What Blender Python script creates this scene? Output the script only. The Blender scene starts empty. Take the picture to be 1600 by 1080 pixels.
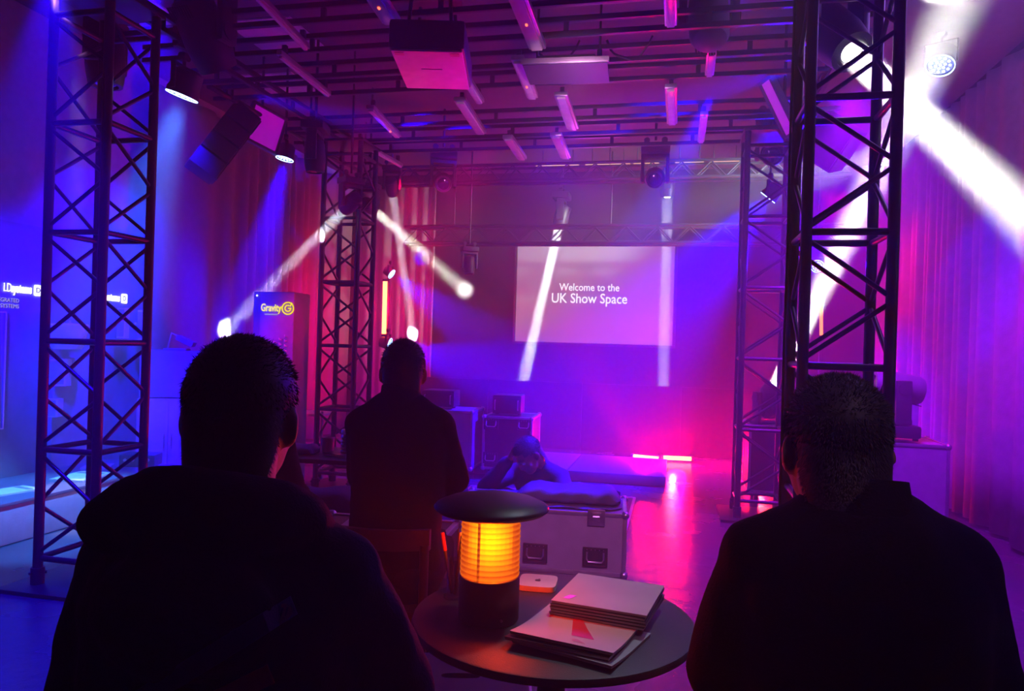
import bpy, bmesh, math, random
from mathutils import Vector, Matrix
rnd = random.Random(7)
C = bpy.context.scene.collection
S = bpy.context.scene
PI = math.pi
R = math.radians

# ------------------------------------------------------------------ camera
F_PX, EYE, YAW, ROLL = 1150.0, 1.38, R(12.5), 0.03
cam_d = bpy.data.cameras.new('camera'); cam = bpy.data.objects.new('camera', cam_d); C.objects.link(cam)
cam_d.sensor_fit = 'HORIZONTAL'; cam_d.sensor_width = 36.0; cam_d.lens = F_PX / 1600 * 36.0
cam_d.clip_start = 0.05
cam.matrix_world = (Matrix.Translation((0, 0, EYE)) @ Matrix.Rotation(YAW, 4, 'Z')
                    @ Matrix.Rotation(PI / 2, 4, 'X') @ Matrix.Rotation(ROLL, 4, 'Z'))
S.camera = cam

def _uv(px, py):
    dx, dy = px - 800, py - 540
    return (dx + dy * ROLL) / F_PX, (dx * ROLL - dy) / F_PX
def at(px, py, d):                       # survey: a bearing of the photograph at depth d -> room coordinates
    u, v = _uv(px, py)
    r = u * d
    return Vector((-d * math.sin(YAW) + r * math.cos(YAW), d * math.cos(YAW) + r * math.sin(YAW), EYE + v * d))
def on_z(px, py, z=0.0):                 # ... where that bearing meets height z
    u, v = _uv(px, py)
    return at(px, py, (z - EYE) / v)
def on_y(px, py, y):                     # ... where it meets the plane Y = y
    a = at(px, py, 1.0); return Vector((0, 0, EYE)) + (a - Vector((0, 0, EYE))) * (y / a.y)
def on_x(px, py, x):
    a = at(px, py, 1.0); return Vector((0, 0, EYE)) + (a - Vector((0, 0, EYE))) * (x / a.x)

# ------------------------------------------------------------------ world, exposure, sampling quality
w = bpy.data.worlds.new('night'); S.world = w; w.use_nodes = True
w.node_tree.nodes['Background'].inputs[0].default_value = (0.25, 0.0, 0.30, 1)
w.node_tree.nodes['Background'].inputs[1].default_value = 0.02
S.view_settings.view_transform = 'Standard'; S.view_settings.look = 'None'
S.view_settings.exposure = 0.35; S.view_settings.gamma = 1.0; S.view_settings.use_curve_mapping = False
cy = S.cycles
cy.use_denoising = True
cy.max_bounces = 4; cy.diffuse_bounces = 2; cy.glossy_bounces = 2; cy.transmission_bounces = 4
cy.volume_bounces = 0; cy.transparent_max_bounces = 24
cy.sample_clamp_direct = 0; cy.sample_clamp_indirect = 3.0
cy.caustics_reflective = False; cy.caustics_refractive = False
cy.use_light_tree = True

# ------------------------------------------------------------------ lamps of the rig
def aim(o, p, q):
    p, q = Vector(p), Vector(q)
    o.location = p
    o.rotation_euler = (q - p).to_track_quat('-Z', 'Y').to_euler()
def spot(name, p, q, col, power, angle, blend=0.3, radius=0.04):
    l = bpy.data.lights.new(name, 'SPOT'); o = bpy.data.objects.new(name, l); C.objects.link(o)
    l.color = col; l.energy = power; l.spot_size = R(angle); l.spot_blend = blend; l.shadow_soft_size = radius
    aim(o, p, q); return o
def beam(name, p, q, col, power, size, spread):
    l = bpy.data.lights.new(name, 'AREA'); o = bpy.data.objects.new(name, l); C.objects.link(o)
    l.shape = 'DISK'; l.size = size; l.spread = R(spread); l.color = col; l.energy = power
    aim(o, p, q); return o
def glow(name, p, col, power, radius=0.15):
    l = bpy.data.lights.new(name, 'POINT'); o = bpy.data.objects.new(name, l); C.objects.link(o)
    l.color = col; l.energy = power; l.shadow_soft_size = radius; o.location = p; return o

BLUE = (0.006, 0.0, 1.0); CYAN = (0.05, 0.35, 1.0); WHITE = (1.0, 0.97, 0.85); COOL = (0.85, 0.85, 1.0)
RED = (1.0, 0.0, 0.03); MAGENTA = (1.0, 0.0, 0.45); MAUVE = (1.0, 0.25, 0.75); VIOLET = (0.35, 0.05, 1.0)

# ------------------------------------------------------------------ materials
def pm(name, col, rough=0.6, metal=0.0, var=0.25, scale=14.0, bump=0.0, bscale=None, spec=0.5, emit=None, es=0.0, coat=0.0):
    m = bpy.data.materials.new(name); m.use_nodes = True
    nt = m.node_tree; b = nt.nodes['Principled BSDF']
    b.inputs['Roughness'].default_value = rough; b.inputs['Metallic'].default_value = metal
    b.inputs['Specular IOR Level'].default_value = spec; b.inputs['Coat Weight'].default_value = coat
    tc = nt.nodes.new('ShaderNodeTexCoord')
    n = nt.nodes.new('ShaderNodeTexNoise'); n.inputs['Scale'].default_value = scale; n.inputs['Detail'].default_value = 4
    nt.links.new(tc.outputs['Object'], n.inputs['Vector'])
    mx = nt.nodes.new('ShaderNodeMix'); mx.data_type = 'RGBA'
    mx.inputs[6].default_value = (*[c * (1 - var) for c in col], 1)
    mx.inputs[7].default_value = (*[min(1, c * (1 + var)) for c in col], 1)
    nt.links.new(n.outputs['Fac'], mx.inputs[0]); nt.links.new(mx.outputs[2], b.inputs['Base Color'])
    if bump:
        n2 = nt.nodes.new('ShaderNodeTexNoise'); n2.inputs['Scale'].default_value = bscale or scale * 6; n2.inputs['Detail'].default_value = 5
        nt.links.new(tc.outputs['Object'], n2.inputs['Vector'])
        bp = nt.nodes.new('ShaderNodeBump'); bp.inputs['Strength'].default_value = bump; bp.inputs['Distance'].default_value = 0.01
        nt.links.new(n2.outputs['Fac'], bp.inputs['Height']); nt.links.new(bp.outputs['Normal'], b.inputs['Normal'])
    if emit:
        b.inputs['Emission Color'].default_value = (*emit, 1); b.inputs['Emission Strength'].default_value = es
    return m
def em(name, col, strength):
    m = bpy.data.materials.new(name); m.use_nodes = True
    nt = m.node_tree; nt.nodes.clear()
    o = nt.nodes.new('ShaderNodeOutputMaterial'); e = nt.nodes.new('ShaderNodeEmission')
    e.inputs[0].default_value = (*col, 1); e.inputs[1].default_value = strength
    nt.links.new(e.outputs[0], o.inputs['Surface']); return m
M = {
    'truss': pm('black_truss', (0.035, 0.03, 0.04), 0.38, 0.5),
    'black': pm('black_plastic', (0.016, 0.015, 0.018), 0.45),
    'housing': pm('fixture_housing', (0.03, 0.028, 0.033), 0.5),
    'grey_housing': pm('grey_housing', (0.16, 0.15, 0.16), 0.5),
    'steel': pm('steel', (0.45, 0.45, 0.48), 0.3, 0.9),
    'alu': pm('aluminium', (0.5, 0.5, 0.53), 0.35, 0.85),
    'diffuser': pm('milky_diffuser', (0.62, 0.6, 0.62), 0.25),
    'white': pm('white_paint', (0.62, 0.61, 0.62), 0.5),
    'grey': pm('grey_laminate', (0.30, 0.28, 0.32), 0.55, bump=0.1),
    'midgrey': pm('mid_grey_board', (0.20, 0.19, 0.21), 0.6),
    'case_black': pm('black_laminate', (0.028, 0.024, 0.03), 0.45, bump=0.1),
    'table': pm('table_laminate', (0.05, 0.042, 0.05), 0.5, bump=0.15, bscale=300),
    'cloth_dark': pm('dark_fabric', (0.03, 0.027, 0.036), 0.9, bump=0.4, bscale=240, spec=0.2),
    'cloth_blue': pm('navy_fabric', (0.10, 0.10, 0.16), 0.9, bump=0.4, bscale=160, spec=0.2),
    'jacket': pm('black_jacket', (0.012, 0.010, 0.013), 0.85, bump=0.35, bscale=220, spec=0.25),
    'polo': pm('black_polo', (0.014, 0.011, 0.014), 0.9, bump=0.3, bscale=260, spec=0.2),
    'trousers': pm('dark_trousers', (0.02, 0.02, 0.026), 0.9, bump=0.3, bscale=200, spec=0.2),
    'strap': pm('navy_strap', (0.05, 0.06, 0.17), 0.75, bump=0.3, bscale=300),
    'badge': pm('grey_badge', (0.4, 0.4, 0.44), 0.5),
    'skin': pm('skin', (0.42, 0.25, 0.19), 0.55, bump=0.1, bscale=160, spec=0.3),
    'eye': pm('eye_white', (0.7, 0.68, 0.66), 0.2),
    'hair_dark': pm('dark_brown_hair', (0.018, 0.013, 0.012), 0.5, var=0.5, scale=60),
    'hair_grey': pm('greying_hair', (0.085, 0.075, 0.07), 0.55, var=0.5, scale=60),
    'hair_blond': pm('fair_hair', (0.11, 0.10, 0.10), 0.6, var=0.4, scale=60),
    'wood': pm('dark_stained_wood', (0.075, 0.05, 0.045), 0.5, scale=30, bump=0.15),
    'curtain': pm('grey_curtain', (0.27, 0.25, 0.27), 0.9, bump=0.3, bscale=90, spec=0.15),
    'curtain_dark': pm('dark_curtain', (0.16, 0.14, 0.16), 0.9, bump=0.3, bscale=90, spec=0.15),
    'wall_dark': pm('black_wall', (0.010, 0.009, 0.011), 0.9, bump=0.1, spec=0.1),
    'velvet': pm('black_velvet', (0.004, 0.0035, 0.004), 1.0, bump=0.1, spec=0.02),
    'wall': pm('painted_wall', (0.30, 0.29, 0.32), 0.8, bump=0.1),
    'ceiling': pm('ceiling_paint', (0.10, 0.095, 0.10), 0.85, bump=0.2),
    'paper_edge': pm('paper_edge', (0.35, 0.31, 0.31), 0.6),
    'cover': pm('glossy_cover', (0.46, 0.44, 0.46), 0.42, var=0.3, scale=5),
    'cover_red': pm('cover_red_print', (0.55, 0.05, 0.07), 0.3, coat=0.4),
    'cover_dark': pm('cover_dark_print', (0.05, 0.04, 0.06), 0.3, coat=0.4),
    'rubber': pm('rubber', (0.02, 0.02, 0.02), 0.85),
    'cup': pm('paper_cup', (0.40, 0.33, 0.31), 0.6),
    'mat': pm('floor_mat', (0.10, 0.085, 0.10), 0.85, bump=0.4),
    'mat_edge': pm('mat_edge', (0.4, 0.36, 0.38), 0.6),
    'lens_dark': pm('dark_lens', (0.02, 0.018, 0.025), 0.06, coat=1.0),
    'riser': pm('riser_board', (0.12, 0.10, 0.13), 0.45, bump=0.1),
    'projector_white': pm('white_projector_shell', (0.66, 0.63, 0.63), 0.4),
    'label_tan': pm('tan_sticker', (0.5, 0.34, 0.22), 0.6),
    'blue_plastic': pm('blue_plastic', (0.05, 0.1, 0.6), 0.4),
    'panel_face': pm('light_panel_diffuser', (0.72, 0.68, 0.72), 0.6, emit=(.55, 0, .62), es=.45),
    # things that give off light
    'white_lens': em('white_lamp_lens', (1.0, 0.97, 0.88), 12.0),
    'cyan_lens': em('cyan_lamp_lens', (0.35, 0.8, 1.0), 4.0),
    'blue_lens': em('blue_lamp_lens', (0.08, 0.10, 1.0), 2.0),
    'blue_led': em('blue_led', (0.35, 0.6, 1.0), 6.0),
    'red_tube': em('red_tube', (1.0, 0.10, 0.035), 14.0),
    'orange_tube': em('orange_tube', (1.0, 0.12, 0.01), 4.0),
    'sign_white': em('lit_white_sign', (0.95, 0.93, 1.0), 2.2),
    'sign_small': em('dim_white_sign', (0.6, 0.55, 0.95), 0.5),
    'sign_yellow': em('lit_yellow_sign', (0.95, 0.82, 0.02), 1.0),
    'screen_text': em('projected_text', (0.95, 0.93, 1.0), 1.2),
    'warm_strip': em('warm_strip', (1.0, 0.62, 0.36), 1.0),
    'white_strip': em('white_strip', (0.9, 0.95, 1.0), 2.0),
    'red_led': em('red_led', (1.0, 0.1, 0.05), 3.0),
    'amber_core': em('amber_core', (1.0, 0.60, 0.01), 4.5),
}
def glass(name, col, rough=0.0, mixw=0.75):
    m = bpy.data.materials.new(name); m.use_nodes = True
    nt = m.node_tree; nt.nodes.clear()
    o = nt.nodes.new('ShaderNodeOutputMaterial'); t = nt.nodes.new('ShaderNodeBsdfTransparent'); t.inputs[0].default_value = (*col, 1)
    g = nt.nodes.new('ShaderNodeBsdfGlossy'); g.inputs['Roughness'].default_value = 0.05
    mx = nt.nodes.new('ShaderNodeMixShader'); mx.inputs[0].default_value = 1 - mixw
    nt.links.new(t.outputs[0], mx.inputs[1]); nt.links.new(g.outputs[0], mx.inputs[2]); nt.links.new(mx.outputs[0], o.inputs['Surface'])
    return m
M['clear'] = glass('clear_acrylic', (0.85, 0.85, 0.9), mixw=0.85)
def amber():                              # ribbed amber glass with its glow painted in: yellow rib crowns, red grooves
    m = bpy.data.materials.new('amber_glass'); m.use_nodes = True
    nt = m.node_tree; nt.nodes.clear()
    o = nt.nodes.new('ShaderNodeOutputMaterial'); t = nt.nodes.new('ShaderNodeBsdfTransparent'); t.inputs[0].default_value = (1.0, 0.78, 0.12, 1)
    e = nt.nodes.new('ShaderNodeEmission'); e.inputs[1].default_value = 1.0
    tc = nt.nodes.new('ShaderNodeTexCoord'); sx = nt.nodes.new('ShaderNodeSeparateXYZ'); nt.links.new(tc.outputs['Object'], sx.inputs[0])
    ab = nt.nodes.new('ShaderNodeMath'); ab.operation = 'ABSOLUTE'; nt.links.new(sx.outputs['Z'], ab.inputs[0])
    mr = nt.nodes.new('ShaderNodeMapRange'); mr.inputs['From Max'].default_value = 0.0062; nt.links.new(ab.outputs[0], mr.inputs['Value'])
    cr = nt.nodes.new('ShaderNodeValToRGB'); cr.color_ramp.elements[0].color = (1.0, 0.24, 0.010, 1); cr.color_ramp.elements[1].color = (0.5, 0.022, 0.002, 1); cr.color_ramp.elements[1].position = .9
    nt.links.new(mr.outputs['Result'], cr.inputs['Fac']); nt.links.new(cr.outputs['Color'], e.inputs[0])
    mx = nt.nodes.new('ShaderNodeMixShader'); mx.inputs[0].default_value = 0.45
    nt.links.new(t.outputs[0], mx.inputs[1]); nt.links.new(e.outputs[0], mx.inputs[2]); nt.links.new(mx.outputs[0], o.inputs['Surface'])
    return m
M['amber'] = amber()

def floor_mat():
    m = pm('polished_floor', (0.07, 0.063, 0.075), 0.22, var=0.3, scale=1.6)
    nt = m.node_tree; b = nt.nodes['Principled BSDF']
    tc = nt.nodes.new('ShaderNodeTexCoord')
    def noise(scale, detail):
        n = nt.nodes.new('ShaderNodeTexNoise'); n.inputs['Scale'].default_value = scale; n.inputs['Detail'].default_value = detail
        nt.links.new(tc.outputs['Object'], n.inputs['Vector']); return n
    n1 = noise(2.2, 6); mr = nt.nodes.new('ShaderNodeMapRange')
    mr.inputs['To Min'].default_value = 0.12; mr.inputs['To Max'].default_value = 0.38
    nt.links.new(n1.outputs['Fac'], mr.inputs['Value']); nt.links.new(mr.outputs['Result'], b.inputs['Roughness'])
    n2 = noise(7, 3); n3 = noise(170, 2)
    bp = nt.nodes.new('ShaderNodeBump'); bp.inputs['Strength'].default_value = 0.12; bp.inputs['Distance'].default_value = 0.03
    nt.links.new(n2.outputs['Fac'], bp.inputs['Height'])
    bp2 = nt.nodes.new('ShaderNodeBump'); bp2.inputs['Strength'].default_value = 0.35; bp2.inputs['Distance'].default_value = 0.002
    nt.links.new(n3.outputs['Fac'], bp2.inputs['Height']); nt.links.new(bp.outputs['Normal'], bp2.inputs['Normal'])
    nt.links.new(bp2.outputs['Normal'], b.inputs['Normal'])
    return m
M['floor'] = floor_mat()

# ------------------------------------------------------------------ mesh helpers
def frame(p, q):
    z = (Vector(q) - Vector(p)).normalized()
    x = z.orthogonal().normalized(); y = z.cross(x)
    return x, y, z
class MB:
    def __init__(s): s.bm = bmesh.new(); s.mi = 0
    def _f(s, vs):
        try: f = s.bm.faces.new(vs); f.material_index = s.mi; return f
        except ValueError: return None
    def box(s, c, d, rot=None, bev=0.0):
        c = Vector(c); n0 = len(s.bm.faces)
        g = bmesh.ops.create_cube(s.bm, size=1.0)
        vs = g['verts']
        for v in vs: v.co = Vector((v.co.x * d[0], v.co.y * d[1], v.co.z * d[2]))
        if bev:
            es = list({e for v in vs for e in v.link_edges})
            r = bmesh.ops.bevel(s.bm, geom=es, offset=bev, segments=2, affect='EDGES', profile=0.6)
            vs = list({v for f in r['faces'] for v in f.verts} | {v for v in vs if v.is_valid})
        fs = {f for v in vs for f in v.link_faces}
        for f in fs: f.material_index = s.mi
        for v in vs: v.co = (rot @ v.co if rot else v.co) + c
        return s
    def cyl(s, p, q, r0, r1=None, n=12, cap=True):
        r1 = r0 if r1 is None else r1
        x, y, z = frame(p, q); p, q = Vector(p), Vector(q)
        a = [s.bm.verts.new(p + (x * math.cos(2 * PI * i / n) + y * math.sin(2 * PI * i / n)) * r0) for i in range(n)]
        b = [s.bm.verts.new(q + (x * math.cos(2 * PI * i / n) + y * math.sin(2 * PI * i / n)) * r1) for i in range(n)]
        for i in range(n): s._f((a[i], a[(i + 1) % n], b[(i + 1) % n], b[i]))
        if cap: s._f(a[::-1]); s._f(b)
        return s
    def tube(s, pts, r, n=8):
        pts = [Vector(p) for p in pts]; rings = []
        x, y, z = frame(pts[0], pts[1])
        for i, p in enumerate(pts):
            t = (pts[min(i + 1, len(pts) - 1)] - pts[max(i - 1, 0)]).normalized()
            x = (x - t * x.dot(t)).normalized(); y = t.cross(x)
            rings.append([s.bm.verts.new(p + (x * math.cos(2 * PI * k / n) + y * math.sin(2 * PI * k / n)) * r) for k in range(n)])
        for a, b in zip(rings, rings[1:]):
            for i in range(n): s._f((a[i], a[(i + 1) % n], b[(i + 1) % n], b[i]))
        s._f(rings[0][::-1]); s._f(rings[-1]); return s
    def lathe(s, prof, c=(0, 0, 0), n=32, rot=None):
        c = Vector(c); rings = []
        for r, z in prof:
            ring = []
            for i in range(n if r > 1e-6 else 1):
                v = Vector((r * math.cos(2 * PI * i / n), r * math.sin(2 * PI * i / n), z))
                ring.append(s.bm.verts.new((rot @ v if rot else v) + c))
            rings.append(ring)
        for a, b in zip(rings, rings[1:]):
            for i in range(n):
                j = (i + 1) % n
                if len(a) == 1 and len(b) == 1: continue
                if len(a) == 1: s._f((a[0], b[j], b[i]))
                elif len(b) == 1: s._f((a[i], a[j], b[0]))
                else: s._f((a[i], a[j], b[j], b[i]))
        return s
    def ell(s, c, r, rot=None, u=16, v=10):
        prof = [(math.sin(PI * k / v), -math.cos(PI * k / v)) for k in range(v + 1)]
        c = Vector(c); rings = []
        for pr, pz in prof:
            k = u if pr > 1e-6 else 1
            ring = []
            for i in range(k):
                p = Vector((pr * math.cos(2 * PI * i / u) * r[0], pr * math.sin(2 * PI * i / u) * r[1], pz * r[2]))
                ring.append(s.bm.verts.new((rot @ p if rot else p) + c))
            rings.append(ring)
        for a, b in zip(rings, rings[1:]):
            for i in range(u):
                j = (i + 1) % u
                if len(a) == 1: s._f((a[0], b[j], b[i]))
                elif len(b) == 1: s._f((a[i], a[j], b[0]))
                else: s._f((a[i], a[j], b[j], b[i]))
        return s
    def loft(s, rings):
        vr = [[s.bm.verts.new(Vector(p)) for p in r] for r in rings]; n = len(vr[0])
        for a, b in zip(vr, vr[1:]):
            for i in range(n): s._f((a[i], a[(i + 1) % n], b[(i + 1) % n], b[i]))
        s._f(vr[0][::-1]); s._f(vr[-1]); return s
    def prism(s, poly, z0, z1, rot=None, c=(0, 0, 0)):
        c = Vector(c)
        f = lambda x, y, z: s.bm.verts.new((rot @ Vector((x, y, z)) if rot else Vector((x, y, z))) + c)
        a = [f(x, y, z0) for x, y in poly]; b = [f(x, y, z1) for x, y in poly]; n = len(a)
        for i in range(n): s._f((a[i], a[(i + 1) % n], b[(i + 1) % n], b[i]))
        s._f(a[::-1]); s._f(b); return s
    def mesh(s, name, mats, smooth=False):
        bmesh.ops.recalc_face_normals(s.bm, faces=s.bm.faces[:])
        me = bpy.data.meshes.new(name); s.bm.to_mesh(me); s.bm.free()
        for m in (mats if isinstance(mats, (list, tuple)) else [mats]): me.materials.append(m)
        if smooth:
            me.polygons.foreach_set('use_smooth', [True] * len(me.polygons))
            if smooth == 'auto': me.set_sharp_from_angle(angle=R(40))
        return me
    def build(s, name, mats, parent=None, smooth='auto', loc=None, rot=None):
        return link(name, s.mesh(name, mats, smooth), parent, loc, rot)
def link(name, me, parent=None, loc=None, rot=None):
    o = bpy.data.objects.new(name, me); C.objects.link(o)
    if parent is not None: o.parent = parent
    if loc is not None: o.location = loc
    if rot is not None: o.rotation_euler = rot
    return o
def tag(o, label, cat, group=None, kind=None):
    o['label'] = label; o['category'] = cat
    if group: o['group'] = group
    if kind: o['kind'] = kind
    return o
def thing(name, label, cat, loc=(0, 0, 0), rot=(0, 0, 0), group=None):
    o = bpy.data.objects.new(name, None); C.objects.link(o); o.empty_display_size = 0.1
    o.location = loc
    o.rotation_euler = rot if not isinstance(rot, (int, float)) else (0, 0, rot)
    return tag(o, label, cat, group)
def dup(root, label, loc=None, rot=None, group=None, scale=None):
    r = root.copy(); C.objects.link(r); r['label'] = label
    if loc is not None: r.location = loc
    if rot is not None: r.rotation_euler = rot if not isinstance(rot, (int, float)) else (0, 0, rot)
    if scale is not None: r.scale = (scale,) * 3
    if group: r['group'] = group
    for ch in list(root.children):
        c = ch.copy(); C.objects.link(c); c.parent = r
        for g in list(ch.children):
            d = g.copy(); C.objects.link(d); d.parent = c
    return r
def structure(o): o['kind'] = 'structure'; return o
def text(name, body, size, m, parent, loc, rot, extrude=0.001, align='CENTER', xscale=1.0, weight=0.0):
    c = bpy.data.curves.new(name, 'FONT'); c.body = body; c.size = size; c.extrude = extrude; c.align_x = align; c.align_y = 'CENTER'
    c.offset = weight; c.resolution_u = 3
    f = bpy.data.objects.new(name, c); C.objects.link(f)
    dg = bpy.context.evaluated_depsgraph_get()
    me = bpy.data.meshes.new_from_object(f.evaluated_get(dg), depsgraph=dg)
    bpy.data.objects.remove(f); me.materials.clear(); me.materials.append(m)
    o = link(name, me, parent, loc, rot); o.scale = (xscale, 1, 1)
    return o

# ------------------------------------------------------------------ the room
XL, XR, YB, YF, ZC = -5.0, 2.6, 10.5, -2.6, 3.9
structure(MB().box(((XL + XR) / 2, (YB + YF) / 2, -0.06), (XR - XL + .4, YB - YF + .4, 0.12)).build('floor', M['floor'], smooth=False))
structure(MB().box(((XL + XR) / 2, (YB + YF) / 2, ZC + .06), (XR - XL + .4, YB - YF + .4, 0.12)).build('ceiling', M['ceiling'], smooth=False))
c_ = bpy.data.objects['ceiling']
for x, y in ((-4.2, 4.9), (-3.3, 5.5), (-3.9, 6.6)): MB().box((x, y, ZC - .006), (.58, .58, .014), bev=.003).build('panel', M['white'], c_)
structure(MB().box(((XL + XR) / 2, YB + .08, ZC / 2), (XR - XL + .4, 0.16, ZC)).build('wall_back', M['wall_dark'], smooth=False))
structure(MB().box(((XL + XR) / 2, YF - .08, ZC / 2), (XR - XL + .4, 0.16, ZC)).build('wall_rear', M['wall_dark'], smooth=False))
structure(MB().box((XL - .08, (YB + YF) / 2, ZC / 2), (0.16, YB - YF, ZC)).build('wall_left', M['wall'], smooth=False))
structure(MB().box((XR + .08, (YB + YF) / 2, ZC / 2), (0.16, YB - YF, ZC)).build('wall_right', M['wall_dark'], smooth=False))

def curtain(name, label, p, q, h, amp, m, seed, pitch=0.21):
    r = random.Random(seed); p, q = Vector(p), Vector(q)
    L = (q - p).length; t = (q - p).normalized(); nrm = Vector((-t.y, t.x, 0))
    n = int(L / 0.025); bm = bmesh.new(); cols = []; ph = 0; phs = []
    for i in range(n + 1):
        ph += 2 * PI * 0.025 / pitch * (0.75 + 0.5 * math.sin(i * 0.037 + seed)); phs.append(ph)
    zs = [0.03, 0.6, 1.3, 2.1, 2.9, h - 0.12, h]
    for i in range(n + 1):
        c = []
        for k, z in enumerate(zs):
            a = amp * (1.0 - 0.35 * z / h)
            off = a * math.sin(phs[i]) + 0.4 * a * math.sin(phs[i] * 0.43 + 0.25 * k + seed)
            c.append(bm.verts.new(p + t * (L * i / n) + nrm * off + Vector((0, 0, z))))
        cols.append(c)
    for a, b in zip(cols, cols[1:]):
        for k in range(len(zs) - 1): bm.faces.new((a[k], b[k], b[k + 1], a[k + 1]))
    me = bpy.data.meshes.new(name); bm.to_mesh(me); bm.free(); me.materials.append(m)
    me.polygons.foreach_set('use_smooth', [True] * len(me.polygons))
    o = link(name, me); sd = o.modifiers.new('thickness', 'SOLIDIFY'); sd.thickness = 0.006
    return tag(o, label, 'curtain')
curtain('stage_curtain', 'pale grey pleated curtain hanging along the wall behind the tall front truss', (XR - .12, 0.2, 0), (XR - .12, YB - .1, 0), 3.75, 0.045, M['curtain'], 3)
curtain('stage_curtain', 'dark pleated curtain hanging behind the yellow lettered display pillar', (XL + .14, YB - .1, 0), (XL + .14, 6.0, 0), 3.75, 0.05, M['curtain_dark'], 5)
curtain('stage_curtain', 'short dark curtain return in the corner behind the rear truss tower', (-3.5, YB - .14, 0), (XL + .22, YB - .14, 0), 3.75, 0.045, M['curtain_dark'], 8)

# ------------------------------------------------------------------ truss towers
UNIT = MB().cyl((0, 0, 0), (0, 0, 1), 1, n=10).mesh('round_bar', M['truss'], 'auto')
def bar(name, p, q, r, parent):
    p, q = Vector(p), Vector(q)
    o = bpy.data.objects.new(name, UNIT); C.objects.link(o); o.parent = parent
    o.matrix_local = Matrix.Translation(p) @ (q - p).to_track_quat('Z', 'Y').to_matrix().to_4x4() @ Matrix.Diagonal((r, r, (q - p).length, 1))
    return o
T, BAY, ZB = 0.175, 0.585, 0.16
def tower(label, x, y, crossed, ztop=3.2):
    t = thing('truss_tower', label, 'truss', (x, y, 0), group='square lighting truss towers')
    cs = [(-T, -T), (T, -T), (T, T), (-T, T)]
    MB().box((0, 0, 0.011), (0.62, 0.62, 0.022), bev=0.004).build('base_plate', M['truss'], t)
    for cx, cy_ in cs:
        bar('chord', (cx, cy_, 0.022), (cx, cy_, ztop), 0.025, t)
        MB().cyl((cx, cy_, 0.022), (cx, cy_, 0.11), 0.034).cyl((cx - .03, cy_ - .03, .08), (cx + .03, cy_ + .03, .08), 0.008, n=6).build('coupler', M['truss'], t)
    for k in range(4):
        a, b = Vector((*cs[k], 0)), Vector((*cs[(k + 1) % 4], 0))
        z = ZB; i = 0
        while z < ztop:
            U = Vector((0, 0, 1))
            bar('strut', a + U * z, b + U * z, 0.016, t)
            if z + BAY <= ztop + 0.01:
                s0, s1 = (a, b) if crossed or k in (0, 1) else (b, a)
                bar('diagonal', s0 + U * (z + 0.03), s1 + U * (z + BAY * 0.5 - 0.01), 0.011, t)
                bar('diagonal', s1 + U * (z + BAY * 0.5 + 0.01), s0 + U * (z + BAY - 0.03), 0.011, t)
            z += BAY; i += 1
    MB().box((0, 0, ztop + .012), (0.42, 0.42, 0.024), bev=0.004).build('top_plate', M['truss'], t)
    return t
tower('tall black truss tower with crossed braces beside the lettered display wall', -3.14, 3.50, True)
tower('tall black truss tower rising behind the grey-haired man, bright beam crossing its top', 0.72, 3.59, False)
t_ = bpy.data.objects['truss_tower.001']
MB().tube([(-T - .03, T + .01 * math.sin(k * 1.7), .1 + k * .28) for k in range(12)], .006, 6).build('cable', M['rubber'], t_)
tower('black truss tower behind the cup and the man in the stand-collar jacket', -3.02, 6.40, True)
tower('black truss tower on the open floor in front of the red floor tubes', 0.71, 6.50, False)

# overhead grid: ladder beams across the room, each two rails and rungs
def ladder(label, p, q, h=0.09, rail=0.022, step=0.52, phase=0.2):
    p, q = Vector(p), Vector(q); L = (q - p).length
    t = thing('ladder_beam', label, 'beam', p, math.atan2((q - p).y, (q - p).x), group='overhead ladder beams')
    for z in (0, h):
        MB().box((L / 2, 0, z), (L, rail * 1.5, rail * 1.5), bev=0.004).build('rail', M['truss'], t)
    x = phase
    first = None
    while x < L:
        if first is None: first = MB().box((0, 0, h / 2), (0.032, 0.018, h - rail)).build('rung', M['truss'], t, loc=(x, 0, 0))
        else: link('rung', first.data, t, (x, 0, 0))
        x += step
    return t
names = ['first', 'second', 'third', 'fourth', 'fifth', 'sixth', 'seventh', 'eighth']
ys = [4.06, 4.47, 4.92, 5.28, 6.13, 6.57, 6.98]
for i, y in enumerate(ys):
    ladder('overhead ladder beam across the ceiling, %s from the camera side' % names[i], (-3.7, y, 3.30), (1.2, y, 3.30), phase=0.1 + 0.17 * (i * 5 % 3), step=0.74 + 0.11 * (i % 3))
ladder('ladder beam running lengthwise above the lettered display wall side', (-3.1, 3.7, 3.24), (-3.1, 7.3, 3.24), h=0.09)
ladder('ladder beam running lengthwise above the pale curtain side', (0.95, 3.75, 3.24), (0.95, 7.3, 3.24), h=0.09)

# horizontal trusses at the back
def flat_truss(label, p, q, h, dpt, n):
    p, q = Vector(p), Vector(q); L = (q - p).length
    t = thing('horizontal_truss', label, 'truss', p, math.atan2((q - p).y, (q - p).x), group='horizontal trusses along the back')
    for y, z in ((0, 0), (dpt, 0), (0, h), (dpt, h)):
        bar('chord', (0, y, z), (L, y, z), 0.02, t)
    for y in (0, dpt):
        for i in range(n):
            x0, x1 = L * i / n, L * (i + 1) / n
            xm = (x0 + x1) / 2
            bar('diagonal', (x0, y, 0.01), (xm, y, h - .01), 0.009, t); bar('diagonal', (xm, y, h - .01), (x1, y, 0.01), 0.009, t)
    for x in (L * .12, L * .5, L * .88): MB().cyl((x, dpt / 2, h), (x, dpt / 2, ZC - p.z), .01, n=8).build('hanger', M['black'], t)
    return t
flat_truss('horizontal truss crossing just above the projection screen', (-3.6, 9.35, 2.72), (1.9, 9.35, 2.72), 0.22, 0.22, 14)
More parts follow.
